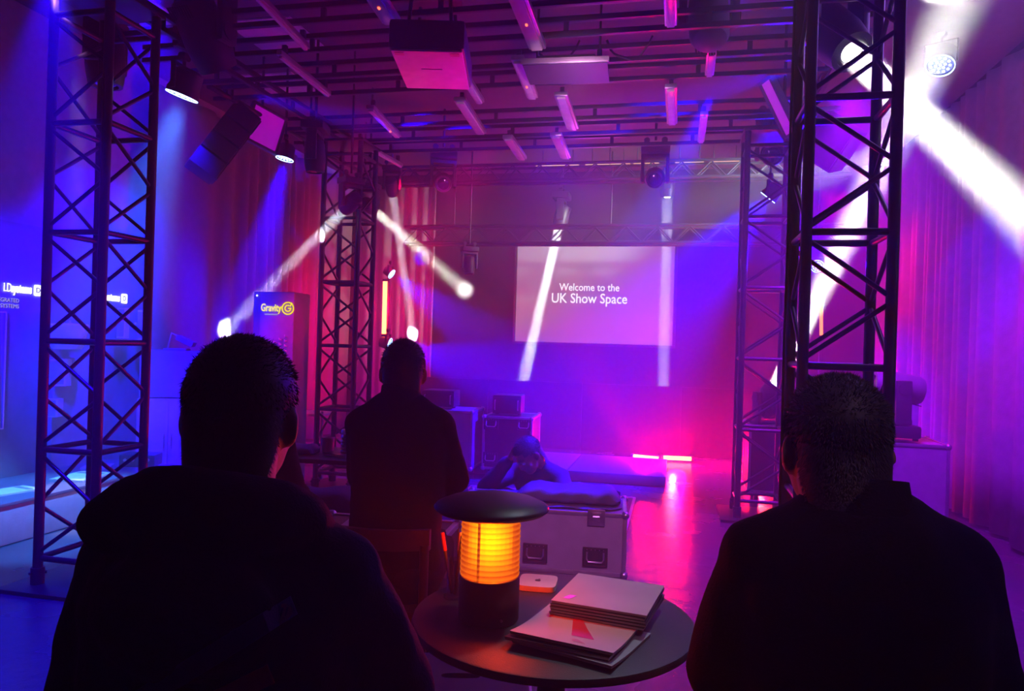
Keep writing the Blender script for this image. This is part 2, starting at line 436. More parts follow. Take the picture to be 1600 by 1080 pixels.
flat_truss('horizontal truss tight under the ceiling in front of the warm light strips', (-3.6, 9.0, 3.45), (1.9, 9.0, 3.45), 0.2, 0.2, 16)
for i, (a, b) in enumerate(((838, 905), (915, 985), (990, 1030), (1055, 1100), (1108, 1158))):
    p, q = on_y(a, 246, 9.3), on_y(b, 240, 9.3)
    t = thing('strip_light', '%s of the five warm strip lights in a line behind the ceiling truss' % names[i], 'light', ((p.x + q.x) / 2, 9.3, 3.70), 0, 'warm strip lights')
    MB().box((0, 0, 0), (q.x - p.x, 0.05, 0.07), bev=0.008).build('glowing_strip', M['warm_strip'], t)
    for s in (-1, 1): MB().cyl((s * (q.x - p.x) * .35, .02, .03), (s * (q.x - p.x) * .35, .02, .2), .006, n=8).build('drop_rod', M['black'], t)
p = on_y(1034, 212, 8.6)

# ------------------------------------------------------------------ lighting fixtures
cache = {}
def shared(key, fn):
    if key not in cache: cache[key] = fn()
    return cache[key]
def rounded(w, d, n=16, e=3.0):
    return [(math.copysign(abs(math.cos(a)) ** (2 / e), math.cos(a)) * w, math.copysign(abs(math.sin(a)) ** (2 / e), math.sin(a)) * d)
            for a in (2 * PI * i / n for i in range(n))]
RX = Matrix.Rotation(-PI / 2, 3, 'X')            # lathe axis z -> y
def head_mesh(m):
    prof = [(0, -.20), (.06, -.20), (.10, -.185), (.118, -.15), (.122, -.05), (.125, .05), (.118, .11), (.108, .17), (.106, .185), (.082, .187), (.078, .168), (0, .168)]
    return MB().lathe(prof, n=28, rot=RX).mesh('lamp_head', M[m], 'auto')
def yoke_mesh(up):
    b = MB()
    for s in (-1, 1):
        b.box((s * .155, 0, up * .10), (.045, .12, .33), bev=.015)
        b.cyl((s * .128, 0, 0), (s * .185, 0, 0), .05, n=16)
    b.box((0, 0, up * .265), (.355, .13, .05), bev=.015)
    return b.mesh('yoke', M['housing'], 'auto')
def moving_head(label, p, q, s=1.0, up=1, lens='lens_dark', shell='housing', group='moving head spotlights', base=True, hang=True):
    p, q = Vector(p), Vector(q); d = q - p
    yaw = math.atan2(-d.x, d.y); pitch = math.atan2(d.z, math.hypot(d.x, d.y))
    t = thing('moving_head', label, 'spotlight', p, yaw, group); t.scale = (s,) * 3
    link('yoke', shared(('yoke', up), lambda: yoke_mesh(up)), t)
    if base:
        def basem():
            b = MB().box((0, 0, up * .345), (.36, .27, .10), bev=.02).box((0, -.137, up * .345), (.12, .006, .05))
            return b.mesh('base', M['housing'], 'auto')
        link('base', shared(('base', up), basem), t)
        if up > 0:
            for x in (-.11, .11):
                link('clamp', shared('clamp', lambda: MB().box((0, 0, .42), (.035, .05, .06), bev=.006).cyl((0, -.03, .47), (0, .03, .47), .038, n=14).mesh('clamp', M['black'], 'auto')), t, (x, 0, 0))
        else:
            for x in (-.14, .14):
                for y in (-.1, .1):
                    link('rubber_foot', shared('foot', lambda: MB().cyl((0, 0, -.415), (0, 0, -.39), .022, n=10).mesh('foot', M['rubber'])), t, (x, y, 0))
    if up > 0 and hang:
        top = 3.895
        if p.z + .50 * s < top: MB().cyl((0, 0, .47), (0, 0, (top - p.z) / s), .018, n=10).build('drop_pipe', M['black'], t)
    h = link('lamp_head', shared(('head', shell), lambda: head_mesh(shell)), t, rot=(pitch, 0, 0))
    link('lens', shared(('lens', lens), lambda: MB().lathe([(.078, .172), (.05, .181), (0, .185)] if lens == 'lens_dark' else [(.054, .174), (0, .174)], n=28, rot=RX).mesh('lens', M[lens], True)), h)
    if lens != 'lens_dark': link('front_ring', shared('fring', lambda: MB().lathe([(.080, .172), (.080, .180), (.054, .180), (.054, .170), (.080, .172)], n=28, rot=RX).mesh('front_ring', M['black'], 'auto')), h)
    def vent():
        b = MB()
        for i in range(9): b.box(((i - 4) * .016, -.145, -.1165), (.008, .07, .006), Matrix.Rotation(R(8), 3, 'X'))
        return b.mesh('vent', M['black'])
    link('vent', shared('vent', vent), h)
    return t
def front(p, q, s=1.0, k=.19):
    p, q = Vector(p), Vector(q); return p + (q - p).normalized() * k * s

def par(label, p, q, s=1.0, lens='blue_lens', group='round lamp cans', hang=True):
    p, q = Vector(p), Vector(q); d = q - p
    yaw = math.atan2(-d.x, d.y); pitch = math.atan2(d.z, math.hypot(d.x, d.y))
    t = thing('lamp_can', label, 'spotlight', p, yaw, group); t.scale = (s,) * 3
    def br():
        b = MB()
        for sx in (-1, 1): b.box((sx * .115, 0, .07), (.008, .035, .17), bev=.002)
        b.box((0, 0, .155), (.238, .035, .008)); b.cyl((0, 0, .155), (0, 0, .20), .012).cyl((0, -.025, .225), (0, .025, .225), .034, n=14)
        return b.mesh('bracket', M['black'], 'auto')
    link('bracket', shared('parbr', br), t)
    top = 3.895
    if hang and p.z + .25 * s < top: MB().cyl((0, 0, .23), (0, 0, (top - p.z) / s), .014, n=10).build('drop_pipe', M['black'], t)
    h = link('can', shared('parcan', lambda: MB().lathe([(0, -.14), (.07, -.14), (.092, -.12), (.095, -.02), (.104, .0), (.104, .035), (.09, .035), (.088, .02), (0, .02)], n=28, rot=RX).mesh('can', M['housing'], 'auto')), t, rot=(pitch, 0, 0))
    link('lens', shared(('pl', lens), lambda: MB().lathe([(.087, .024), (0, .026)], n=24, rot=RX).mesh('lens', M[lens])), h)
    link('rim', shared('prim', lambda: MB().lathe([(.097, .035), (.103, .035), (.103, .041), (.097, .041), (.097, .035)], n=28, rot=RX).mesh('rim', M['blue_led'])), h)
    def leds():
        b = MB()
        for k, rr in ((1, 0), (6, .033), (11, .066)):
            for i in range(k): b.ell((rr * math.cos(2 * PI * i / k), .03, rr * math.sin(2 * PI * i / k)), (.011, .006, .011), u=8, v=4)
        return b.mesh('led_array', M['blue_led'], True)
    link('led_array', shared('pleds', leds), h)
    return t

# white beams -----------------------------------------------------
a, q = at(1303, 55, 3.95), at(1600, 338, 2.95)
moving_head('large black moving head behind the tall truss throwing the broad white beam', a, q, 1.05, 1, 'white_lens')
beam('beam_lamp', front(a, q, 1.05), q, WHITE, 40, .14, 5.5)
a, q = at(1203, 622, 6.95), at(1497, 0, 5.0)
moving_head('black moving head on a case shooting its white beam up past the truss', a, q, .9, -1, 'white_lens')
beam('beam_lamp', front(a, q, .9), q, WHITE, 78, .13, 7)
a, q = at(577, 322, 7.3), on_y(725, 452, 10.45)
moving_head('small moving head on the rear tower aiming at the round spot on the back wall', a, q, .55, 1, 'white_lens')
beam('beam_lamp', front(a, q, .55), q, WHITE, 18, .09, 4)
a, q = at(548, 318, 6.35), on_x(358, 514, XL + .2)
moving_head('small moving head on the rear tower aiming down at the side curtain', a, q, .55, 1, 'white_lens')
beam('beam_lamp', front(a, q, .55), q, COOL, 16, .09, 4)
a, q = on_y(877, 340, 10.12), on_y(803, 655, 10.12)
moving_head('moving head with glowing lens hung over the middle of the projection screen', a, q, .85, 1, 'white_lens')
beam('beam_lamp', front(a, q, .85), q, (.9, .95, 1.0), 46, .13, 3)
a, q = on_y(1043, 292, 10.12), on_y(1034, 690, 10.12)
moving_head('moving head with glowing lens pointing straight down beside the screen edge', a, q, .8, 1, 'white_lens')
beam('beam_lamp', front(a, q, .8), q, COOL, 13, .15, 1.5)
a, q = at(612, 292, 8.6), on_y(646, 530, 10.45)
moving_head('moving head with glowing lens hung beside the rear truss tower top', a, q, .6, 1, 'white_lens')
beam('beam_lamp', front(a, q, .6), q, COOL, 11, .10, 2)

# unlit heads hanging from the grid
moving_head('big dark moving head hanging near the tower beside the lettered display wall', at(320, 55, 4.6), at(420, 300, 5.2), 1.12, 1)
moving_head('big moving head with pink-lit grey shell hanging in the middle of the grid', at(1107, 28, 4.5), at(1090, -300, 5.4), 1.0, 1, shell='grey_housing')
moving_head('dark moving head hanging over the screen with its round lens facing the room', at(1023, 278, 7.9), at(1010, 420, 4.0), .85, 1)
moving_head('dark moving head hanging next to the rear tower with its lens facing the room', at(692, 285, 7.9), at(720, 420, 4.0), .8, 1)
moving_head('faint moving head hanging in the haze above the round wall spot', at(733, 415, 9.5), at(735, 900, 9.0), .6, 1)
moving_head('dark moving head hanging high inside the tower beside the lettered display wall', at(165, 92, 4.75), at(165, 500, 4.75), .95, 1)
moving_head('moving head silhouette hanging at the top of the far open-floor tower', at(1207, 240, 7.0), at(1180, 400, 3), .9, 1)
moving_head('dark moving head clustered at the top of the rear tower', at(492, 245, 6.1), at(500, 700, 6.1), .7, 1)

# blue cans
a, q = at(287, 142, 4.9), Vector((-4.25, 4.25, .0))
par('round lamp can with cyan glowing lens hanging over the lettered display wall', a, q, 1.0, 'cyan_lens')
spot('can_lamp', front(a, q, 1, .06), q, (.04, .22, 1.0), 2000, 34, .5, .06)
a, q = at(446, 244, 6.5), at(392, 470, 6.4)
par('round lamp can with blue ring hanging beside the tilted light panel', a, q, .75)
spot('can_lamp', front(a, q, .75, .06), q, BLUE, 6500, 24, .4, .05)
a, q = at(610, 427, 9.2), at(905, 640, 8.6)
par('blue ringed lamp can on the upright pole above the red tube', a, q, .6, hang=False)
spot('can_lamp', front(a, q, .6, .06), q, BLUE, 2600, 32, .4, .05)
a, q = at(606, 537, 9.2), at(960, 640, 8.8)
par('blue ringed lamp can on the upright pole just above the stand-collar man', a, q, .75, hang=False)
spot('can_lamp', front(a, q, .75, .06), q, BLUE, 4400, 40, .5, .05)
a, q = at(1277, 417, 8.4), at(1225, 300, 6)
par('small blue ringed lamp can seen through the tall front truss', a, q, .7)
spot('can_lamp', front(a, q, .7, .06), q, BLUE, 1500, 40, .5, .05)
a, q = at(1470, 98, 5.7), at(1330, 640, 4.5)
par('round lamp can with bright blue cells hanging in front of the pale curtain', a, q, 1.0)
spot('can_lamp', front(a, q, 1, .06), q, BLUE, 200, 40, .5, .05)
a, q = at(1203, 305, 6.9), at(930, 620, 7.8)
par('round lamp can tucked under the top of the far open-floor tower', a, q, .8, 'cyan_lens')
spot('can_lamp', front(a, q, .8, .06), q, BLUE, 8500, 56, .8, .05)
# blue spots: narrow among the beams, wide on the display wall
spot('blue_spot', at(395, 150, 5.4), at(760, 235, 7.0), BLUE, 2400, 14, .5, .03)
spot('blue_spot', at(1245, 108, 5.2), at(870, 210, 6.9), BLUE, 3000, 17, .5, .03)
spot('blue_spot', at(1385, 150, 4.4), on_x(1540, 470, XR), BLUE, 420, 30, .5, .03)
spot('blue_spot', at(500, 262, 7.0), on_y(662, 407, 10.5), BLUE, 4000, 3.4, .3, .02)
spot('blue_spot', at(-130, 330, 4.2), (-4.9, 5.6, 1.3), BLUE, 900, 70, .8, .05)  # added out of view to flood the display wall blue
spot('blue_spot', at(240, -20, 5.2), (-4.9, 6.0, 1.2), BLUE, 3000, 52, .8, .05)
spot('blue_spot', (-3.0, 3.0, 3.2), on_z(30, 1000, 0), BLUE, 1400, 34, .4, .03)
spot('blue_spot', (.2, 5.2, 3.15), (-.88, 4.85, .5), BLUE, 2400, 26, .6, .03)      # onto the case and the crouching man
# downlights on the display plinth
spot('display_lamp', at(123, 118, 5.35), on_z(112, 800, .1), (.9, .88, 1.0), 520, 10, .5, .05)
spot('display_lamp', at(163, 150, 4.9), on_z(150, 830, .0), COOL, 200, 9, .4, .05)
# red and magenta wash: boosters at the tubes, then fill lamps added without fixtures
glow('tube_boost', at(1010, 700, 8.7), RED, 100, .1)
glow('tube_boost', at(1058, 702, 8.8), RED, 250, .1)
glow('tube_boost', at(1185, 705, 8.8), RED, 170, .1)
spot('tube_boost', at(603, 480, 9.25), at(585, 500, 10.6), RED, 260, 160, .5, .1)
spot('wash_fill', (-2.3, 5.2, 3.2), (-3.75, 6.5, 1.0), (1, 0, .25), 420, 20, .9, .06)  # fill added to redden the pillar front
spot('wash_fill', (-1.7, 6.6, 3.2), (-4.5, 9.1, 1.0), (1, 0, .36), 1000, 44, .8, .25)
spot('wash_fill', (-3.0, 8.0, 3.3), (-4.2, 10.2, 1.0), (1, 0, .12), 450, 70, .9, .1)
spot('wash_fill', (1.7, 9.2, 3.3), (2.6, 7.2, .6), (1, 0, .12), 330, 80, .9, .1)
spot('wash_fill', (-.6, 4.2, 2.9), (-1.0, 8.5, 4.0), (.9, .34, .75), 64, 100, .9, .2)
spot('wash_fill', (-.9, 5.6, 3.2), (-.8, 5.8, 0), (.15, 0, 1.0), 260, 110, .9, .1)
spot('wash_fill', (1.1, 5.4, 3.2), (1.6, 5.6, 0), (.3, 0, 1.0), 900, 110, .9, .1)
spot('fill_spot', (2.2, 8.3, 3.5), (-1.6, 10.0, 3.05), (.75, .85, .75), 2600, 36, .9, .1)  # fill added to grey the haze above the screen
glow('ambient_fill', (-.9, 8.3, 3.1), (.7, .04, .8), 26, .3)  # point fills added to tint the haze, no fixtures
glow('ambient_fill', (-.6, 5.6, 2.6), (.2, .0, 1.0), 10, .3)
glow('ambient_fill', (1.7, 4.5, 3.4), (.4, .16, 1.0), 34, .3)
spot('fill_spot', (.6, .4, 3.4), (-.68, 4.45, .12), (1.0, .24, 1.0), 430, 14, .7, .08)  # fill added to lift the front of the big case
spot('fill_spot', (.9, .2, 3.4), (.27, 1.34, 1.3), (.9, .5, .85), 24, 14, .8, .05)  # dim downlight added for the seated man's hair
spot('wash_fill', (-.35, 7.5, .3), (-1.41, 4.05, 2.95), (1, 0, .05), 800, 15, .6, .05)  # uplight added to redden the projector underside
for x_, y_ in ((1052, 716), (1190, 722)):  # orange spots added to lay a yellow patch before the tubes
    c_ = on_z(x_, y_, .14); spot('tube_boost', c_, (c_.x, c_.y - .14, 0), (1.0, .33, 0.0), 5, 110, .4, .03)
# a little cool light on the table top
spot('fill_spot', (.4, 2.6, 3.4), (-.12, 1.72, .7), (.7, .8, 1.0), 70, 20, .6, .08)

spot('fill_spot', (-3.2, 3.2, 3.3), (-4.55, 5.85, .6), (1, .42, .8), 330, 15, .7, .05)  # fill added to brighten the pale cabinet
# red tubes ---------------------------------------------------------
def tube(label, p, q, r, m='red_tube'):
    p, q = Vector(p), Vector(q); c = (p + q) / 2
    t = thing('light_tube', label, 'light', c, group='red light tubes')
    d = (q - p) / 2; u = d.normalized()
    MB().cyl(-d, d, r, n=12).build('glowing_tube', M[m], t)
    for s in (-1, 1): MB().cyl(u * s * d.length, u * s * (d.length + .03), r * 1.25, n=12).build('end_cap', M['black'], t)
    return t
tube('short red light tube lying on the floor behind the riser, nearer the crouching man', on_z(990, 713, .05), on_z(1030, 717, .05), .026)
tube('red light tube lying on the floor with a yellow-lit patch before it', on_z(1036, 715, .05), on_z(1080, 717, .05), .026)
tube('red light tube on the floor seen through the open-floor truss tower', on_z(1160, 721, .05), on_z(1218, 724, .05), .028)
tube('upright red light tube on the pole behind the rear truss tower', at(602, 440, 9.3), at(600, 522, 9.3), .028)
tube('upright orange light tube half hidden behind the tall front truss', at(1283, 440, 9.2), at(1283, 524, 9.2), .02, 'orange_tube')
def pole(label, p, top):
    t = thing('lamp_pole', label, 'stand', p, group='lamp poles at the back')
    MB().cyl((0, 0, .02), (0, 0, top), .02, n=12).build('pole', M['black'], t)
    MB().cyl((0, 0, 0), (0, 0, .02), .22, n=24).build('base_plate', M['black'], t)
a = at(606, 480, 9.42); pole('thin black pole carrying the upright red tube and two blue cans', (a.x, a.y, 0), 2.35)
a = at(1283, 480, 9.32); pole('thin black pole carrying the upright orange tube', (a.x, a.y, 0), 2.3)

# led battens under the grid -----------------------------------------
def batten_m(L):
    b = MB().box((0, L / 2, .022), (.085, L, .03), bev=.006); return b.mesh('housing', M['alu'], 'auto')
def batten(label, x0, y0, x1, y1, z=3.21, wd=1.0, red=False):
    p, q = on_z(x0, y0, z), on_z(x1, y1, z)
    L = (q - p).length; d = q - p
    t = thing('batten_light', label, 'light', p, math.atan2(-d.x, d.y), group='long batten lights under the grid')
    MB().box((0, L / 2, .026), (.085 * wd, L, .034), bev=.006).build('housing', M['alu'], t)
    MB().box((0, L / 2, .002), (.055 * wd, L - .04, .02), bev=.006).build('diffuser', M['diffuser'], t)
    for k in (.1, .9): MB().box((0, L * k, .07), (.03, .03, .06)).build('hanger', M['black'], t)
    if red: MB().box((0, L * red, -.012), (.012, .02, .008), bev=.002).build('indicator', M['red_led'], t)
    return t
bl = [((806, -6, 840, 80), 1.25, .45, 'nearest batten light beside the projector, red glint on it'),
      ((808, 96, 832, 156), 1.0, .6, 'batten light behind the one with the red glint'),
      ((876, 152, 895, 204), 1.2, 0, 'batten light over the room centre with a loop of cable beside it'),
      ((868, 214, 884, 249), 1.2, 0, 'short batten light at the far end of the centre line'),
      ((718, 160, 752, 211), 1.1, 0, 'batten light just behind the projector'),
      ((793, 218, 816, 251), 1.1, 0, 'batten light ending over the left edge of the screen'),
      ((583, -4, 612, 40), 1.3, .3, 'batten light running to the projector front, pink lit'),
      ((1046, -30, 1048, 44), .8, 0, 'narrow batten light next to the pink-lit moving head'),
      ((1048, 140, 1050, 196), 1.0, 0, 'pale batten light hanging between the third and sixth beams'),
      ((1112, 84, 1108, 121), .7, 0, 'narrow batten light behind the pink-lit moving head'),
      ((1100, 182, 1095, 224), .7, 0, 'narrow batten light above the far moving head over the screen'),
      ((400, -4, 480, 80), .45, 0, 'thin red-edged batten light over the dark loudspeaker'),
      ((436, 88, 514, 152), .45, 0, 'thin red-edged batten light continuing behind the first thin one'),
      ((578, 172, 622, 216), .8, .7, 'batten light with red glow above the rear tower'),
      ((728, 128, 750, 163), .8, 0, 'batten light stub showing past the projector corner'),
      ((555, 222, 628, 262), .4, 0, 'thin batten light at the end of the grid by the rear tower')]
for (c, wd, red, lab) in bl: batten(lab, *c, wd=wd, red=red)

# ------------------------------------------------------------------ projection screen
SX0, SX1, SZ0, SZ1, SY = -2.275, -0.042, 1.445, 2.87, 10.466
t = thing('projection_screen', 'wide pale projection screen with two lines of white lettering', 'screen', ((SX0 + SX1) / 2, SY, SZ0))
W_, H_ = SX1 - SX0, SZ1 - SZ0
scr = pm('projection_cloth', (0.22, 0.21, 0.24), 0.8, var=0.05, emit=(0.42, 0.36, 0.62), es=0.22)
MB().box((0, 0, H_ / 2), (W_, 0.02, H_)).build('projection_surface', scr, t)
for (c, d, n) in (((0, .01, -.02), (W_ + .08, .05, .04), 0), ((0, .01, H_ + .02), (W_ + .08, .05, .04), 1), ((-W_ / 2 - .02, .01, H_ / 2), (.04, .05, H_), 2), ((W_ / 2 + .02, .01, H_ / 2), (.04, .05, H_), 3)):
    MB().box(c, d, bev=.005).build('frame_rail', M['case_black'], t)
text('lettering', 'Welcome to the', 0.148, M['screen_text'], t, (-.06, -.012, H_ - .635), (PI / 2, 0, 0), .001, xscale=.86, weight=.0012)
text('lettering', 'UK Show Space', 0.196, M['screen_text'], t, (-.06, -.012, H_ - .795), (PI / 2, 0, 0), .001, xscale=.86, weight=.0015)

# low masking flat in front of the back wall, riser, mat
t = thing('masking_flat', 'low black masking flat standing along the back under the screen', 'panel', (-1.2, 9.86, 0))
for k in range(4):
    MB().box((-1.95 + 1.3 * k, 0, .452), (1.29, .03, .9), bev=.004).build('panel', M['velvet'], t)
for k in range(4): MB().box((-1.95 + 1.3 * k, .12, .02), (.05, .26, .04)).build('foot', M['black'], t)
t = thing('riser', 'low stage riser with violet-lit top in front of the red floor tubes', 'platform', (-1.55, 8.15, 0))
for k in range(3): MB().box((-1.0 + 1.0 * k, 0, .06), (.992, 1.22, .10), bev=.004).build('deck_panel', M['riser'], t)
MB().box((0, 0, .006), (2.9, 1.1, .012)).build('skirt', M['black'], t)
t = thing('floor_mat', 'dark floor mat with a pale edge lying behind the big flight case', 'mat', (-1.45, 6.05, 0))
MB().box((0, 0, .006), (2.24, 1.62, .012), bev=.003).build('mat', M['mat'], t)
MB().box((1.125, 0, .008), (.025, 1.64, .016), bev=.003).build('edging', M['mat_edge'], t)
MB().box((0, .82, .008), (2.26, .025, .016), bev=.003).build('edging', M['mat_edge'], t)

# ------------------------------------------------------------------ flight cases
def flight_case(label, loc, rz, w, d, h, m, handles=(), latches=(), side_handles=False, castor=0.0, group='flight cases', lid=None):
    t = thing('flight_case', label, 'case', loc, rz, group)
    z0 = castor
    MB().box((0, 0, z0 + h / 2), (w - .012, d - .012, h - .012)).build('panel_body', m, t)
    e = .026
    for sx in (-1, 1):
        for sy in (-1, 1):
            MB().box((sx * (w / 2 - e / 2), sy * (d / 2 - e / 2), z0 + h / 2), (e, e, h), bev=.004).build('edge_profile', M['alu'], t)
    for sz in (0, 1):
        zz = z0 + (e / 2 if sz == 0 else h - e / 2)
        for sy in (-1, 1): MB().box((0, sy * (d / 2 - e / 2), zz), (w, e, e), bev=.004).build('edge_profile', M['alu'], t)
        for sx in (-1, 1): MB().box((sx * (w / 2 - e / 2), 0, zz), (e, d, e), bev=.004).build('edge_profile', M['alu'], t)
    for sx in (-1, 1):
        for sy in (-1, 1):
            for sz in (0, 1):
                link('ball_corner', shared('ballc', lambda: MB().ell((0, 0, 0), (.026, .026, .026), u=10, v=6).mesh('ball_corner', M['steel'], True)), t,
                     (sx * (w / 2 - .012), sy * (d / 2 - .012), z0 + (.012 if sz == 0 else h - .012)))
    def handle():
        b = MB()
        for (c, dd) in (((0, -.004, .052), (.15, .012, .012)), ((0, -.004, -.052), (.15, .012, .012)), ((-.069, -.004, 0), (.012, .012, .116)), ((.069, -.004, 0), (.012, .012, .116))):
            b.box(c, dd, bev=.003)
        b.box((0, .001, 0), (.128, .006, .095)); return b.mesh('handle', M['case_black'], 'auto')
    def bail():
        b = MB().tube([(-.05, -.006, .03), (-.05, -.02, -.01), (-.04, -.024, -.026), (.04, -.024, -.026), (.05, -.02, -.01), (.05, -.006, .03)], .006, 6)
        for k in range(5): b.ell((-.05 + .025 * k, -.008, .044), (.004, .003, .004), u=6, v=4)
        return b.mesh('grip', M['steel'], 'auto')
    for (x, z) in handles:
        hd = link('handle', shared('fch', handle), t, (x, -d / 2 - .002, z0 + z)); link('grip', shared('fcg', bail), hd)
    if side_handles:
        hd = link('handle', shared('fch', handle), t, (w / 2 + .002, 0, z0 + h * .5), (0, 0, PI / 2)); link('grip', shared('fcg', bail), hd)
    def latch():
        b = MB().box((0, -.004, 0), (.105, .01, .10), bev=.004).box((0, -.010, .005), (.06, .008, .055), bev=.004)
        b.cyl((-.02, -.012, .005), (.02, -.012, .005), .009, n=8); return b.mesh('latch', M['steel'], 'auto')
    for (x, z) in latches: link('latch', shared('fcl', latch), t, (x, -d / 2 - .002, z0 + z))
    if lid: 
        for sy in (-1, 1): MB().box((0, sy * (d / 2 - .004), z0 + lid), (w - .02, .014, .02), bev=.003).build('lid_profile', M['alu'], t)
    if castor:
        def cast():
            return MB().box((0, 0, .082), (.07, .07, .02)).box((0, 0, .06), (.03, .045, .05)).cyl((-.02, .01, .036), (.02, .01, .036), .036, n=16).mesh('castor', M['rubber'], 'auto')
        for sx in (-1, 1):
            for sy in (-1, 1):
                c = link('castor', shared('castor', cast), t, (sx * (w / 2 - .09), sy * (d / 2 - .09), 0)); c.scale = (1, 1, castor / .092)
    return t
# big pale case behind the table (front bottom edge surveyed in the photograph)
fcb = flight_case('big grey flight case standing behind the round table with a dark cloth on top', (-.80, 4.70, 0), R(4.5), 1.06, .52, .385, M['grey'],
                  handles=((.345, .115), (-.02, .115), (-.38, .115)), latches=((.345, .355), (-.345, .355)))
flight_case('black flight case with red-lit side standing on castors in the haze under a dark device', (-1.66, 7.62, 0), R(2), .52, .55, .55, M['case_black'],
            handles=((-.17, .47), (.17, .47), (-.17, .12), (.17, .12)), castor=.10)
flight_case('tall grey flight case half hidden by the standing-collar man, beside the black castor case', (-2.22, 7.45, 0), R(2), .46, .5, .60, M['grey'], castor=.10)
rc = flight_case('grey flight case by the pale curtain with a moving head standing on it', (1.74, 6.66, 0), R(-2), .78, .6, .70, M['grey'], side_handles=True)
flight_case('black flight case behind the open-floor tower carrying the upward beam light', (.93, 7.30, 0), 0, .5, .5, .62, M['case_black'], castor=.10)
flight_case('black flight case at the back carrying the round silhouette light', (1.45, 8.9, 0), R(-6), .5, .5, .50, M['case_black'], castor=.10)
flight_case('low grey flight case under the rolled cloth beside the stand-collar man', (-1.95, 3.84, 0), R(6), .95, .55, .40, M['grey'], handles=((-.36, .2), (.3, .2)), latches=((-.3, .36), (.3, .36)))
flight_case('small black case with a pink-lit pale lid in front of the rolled cloth', (-1.22, 2.98, 0), R(4), .62, .42, .58, M['case_black'], latches=((-.2, .5), (.2, .5)))
t = thing('laptop', 'closed pale laptop lying pink-lit on the small black case', 'laptop', (-1.18, 2.95, .581), R(8))
MB().box((0, 0, .009), (.36, .25, .016), bev=.005).build('body', M['grey_housing'], t)
MB().box((0, 0, .02), (.36, .25, .006), bev=.003).build('lid', M['white'], t)
MB().box((.0, -.04, .0235), (.14, .022, .003), bev=.001).build('slot', M['black'], t)

# moving heads standing on cases
moving_head('dim moving head standing on the grey flight case by the pale curtain', Vector((1.78, 6.55, 1.13)), Vector((.5, 6.5, 1.28)), 1.0, -1, shell='grey_housing')
moving_head('round silhouette of a moving head standing on a case behind the tall front truss', Vector((1.45, 8.9, .98)), Vector((1.2, 4.0, 1.1)), .9, -1)

# devices on the far cases
def device(label, loc, w, d, h, rz):
    t = thing('rack_device', label, 'device', loc, rz, 'dark devices on the far cases')
    MB().box((0, 0, h / 2 + .02), (w, d, h), bev=.01).build('body', M['housing'], t)
    MB().box((0, -d / 2 - .004, h / 2 + .02), (w * .9, .008, h * .75), bev=.003).build('front_plate', M['case_black'], t)
    for s in (-1, 1): 
        MB().tube([(s * w * .4, -d / 2, h * .3), (s * w * .4, -d / 2 - .03, h * .35), (s * w * .4, -d / 2 - .03, h * .8), (s * w * .4, -d / 2, h * .85)], .006, 6).build('handle', M['steel'], t)
        MB().cyl((s * w * .4, 0, 0), (s * w * .4, 0, .022), .02, n=10).build('rubber_foot', M['rubber'], t)
    return t
device('dark wedge-like device standing on the black castor case', (-1.70, 7.60, .65), .30, .3, .19, R(4))
device('flat dark device on the tall grey case behind the stand-collar man', (-2.40, 7.45, .70), .34, .3, .17, R(4))

# cloth bundle on the big case
def bundle(label, loc, rz, L, w, h, m, seed, name='folded_cloth'):
    r = random.Random(seed); rings = []; n = 22
    for i in range(26):
        x = -L / 2 + L * i / 25; tap = min(1, .35 + 1.6 * min(i, 25 - i) / 6)
        ring = []
        for k in range(n):
            a = 2 * PI * k / n
            cx, cz = math.cos(a), math.sin(a)
            yy = math.copysign(abs(cx) ** .55, cx) * w / 2 * (0.94 + .06 * math.sin(i * 1.1 + k))
            zz = (math.copysign(abs(cz) ** .6, cz) * .5 + .5) * h * (tap if cz > 0 else 1) * (0.93 + .07 * math.sin(i * .7 + seed))
            ring.append((x, yy * min(1, tap + .2), max(0.002, zz + (r.random() - .5) * .006)))
        rings.append(ring)
    o = MB().loft(rings).build(name, m, smooth=True, loc=loc, rot=(0, 0, rz)); return o
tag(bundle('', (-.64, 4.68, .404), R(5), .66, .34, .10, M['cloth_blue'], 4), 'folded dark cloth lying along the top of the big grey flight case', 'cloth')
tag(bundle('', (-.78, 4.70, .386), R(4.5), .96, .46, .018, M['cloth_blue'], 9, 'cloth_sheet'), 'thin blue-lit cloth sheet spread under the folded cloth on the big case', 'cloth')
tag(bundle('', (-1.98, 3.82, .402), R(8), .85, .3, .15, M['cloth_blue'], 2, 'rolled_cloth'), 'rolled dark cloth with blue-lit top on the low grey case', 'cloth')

# small table with cup, jar
t = thing('side_table', 'small dark table carrying the paper cup and dark jar beside the rear tower', 'table', (-2.22, 4.52, 0), R(4))
MB().box((0, 0, .615), (.80, .56, .03), bev=.008).build('table_top', M['table'], t)
for sx in (-1, 1):
    for sy in (-1, 1): MB().box((sx * .36, sy * .24, .30), (.035, .035, .60)).build('leg', M['black'], t)
tag(bundle('', (-2.42, 4.42, .632), R(14), .30, .24, .055, M['cloth_blue'], 6, 'folded_garment'), 'folded dark garment on the small table in front of the cup', 'cloth')
p = at(512, 716, 4.86)
t = thing('paper_cup', 'red-lit paper cup standing on the small dark table', 'cup', (p.x, p.y, .631))
MB().lathe([(0, 0), (.034, 0), (.036, .004), (.043, .102), (.045, .106), (.043, .109), (.041, .104), (.034, .006), (0, .006)], n=28).build('cup_body', M['cup'], t)
MB().lathe([(.040, .07), (.0402, .09), (0, .09)], n=24).build('drink', M['wood'], t)
p = at(544, 712, 4.78)
t = thing('camera_jar', 'dark ribbed jar with a pale cap next to the paper cup', 'jar', (p.x, p.y, .631))
b = MB(); prof = [(0, 0), (.05, 0)]
for k in range(6): prof += [(.052, .01 + k * .022), (.046, .02 + k * .022)]
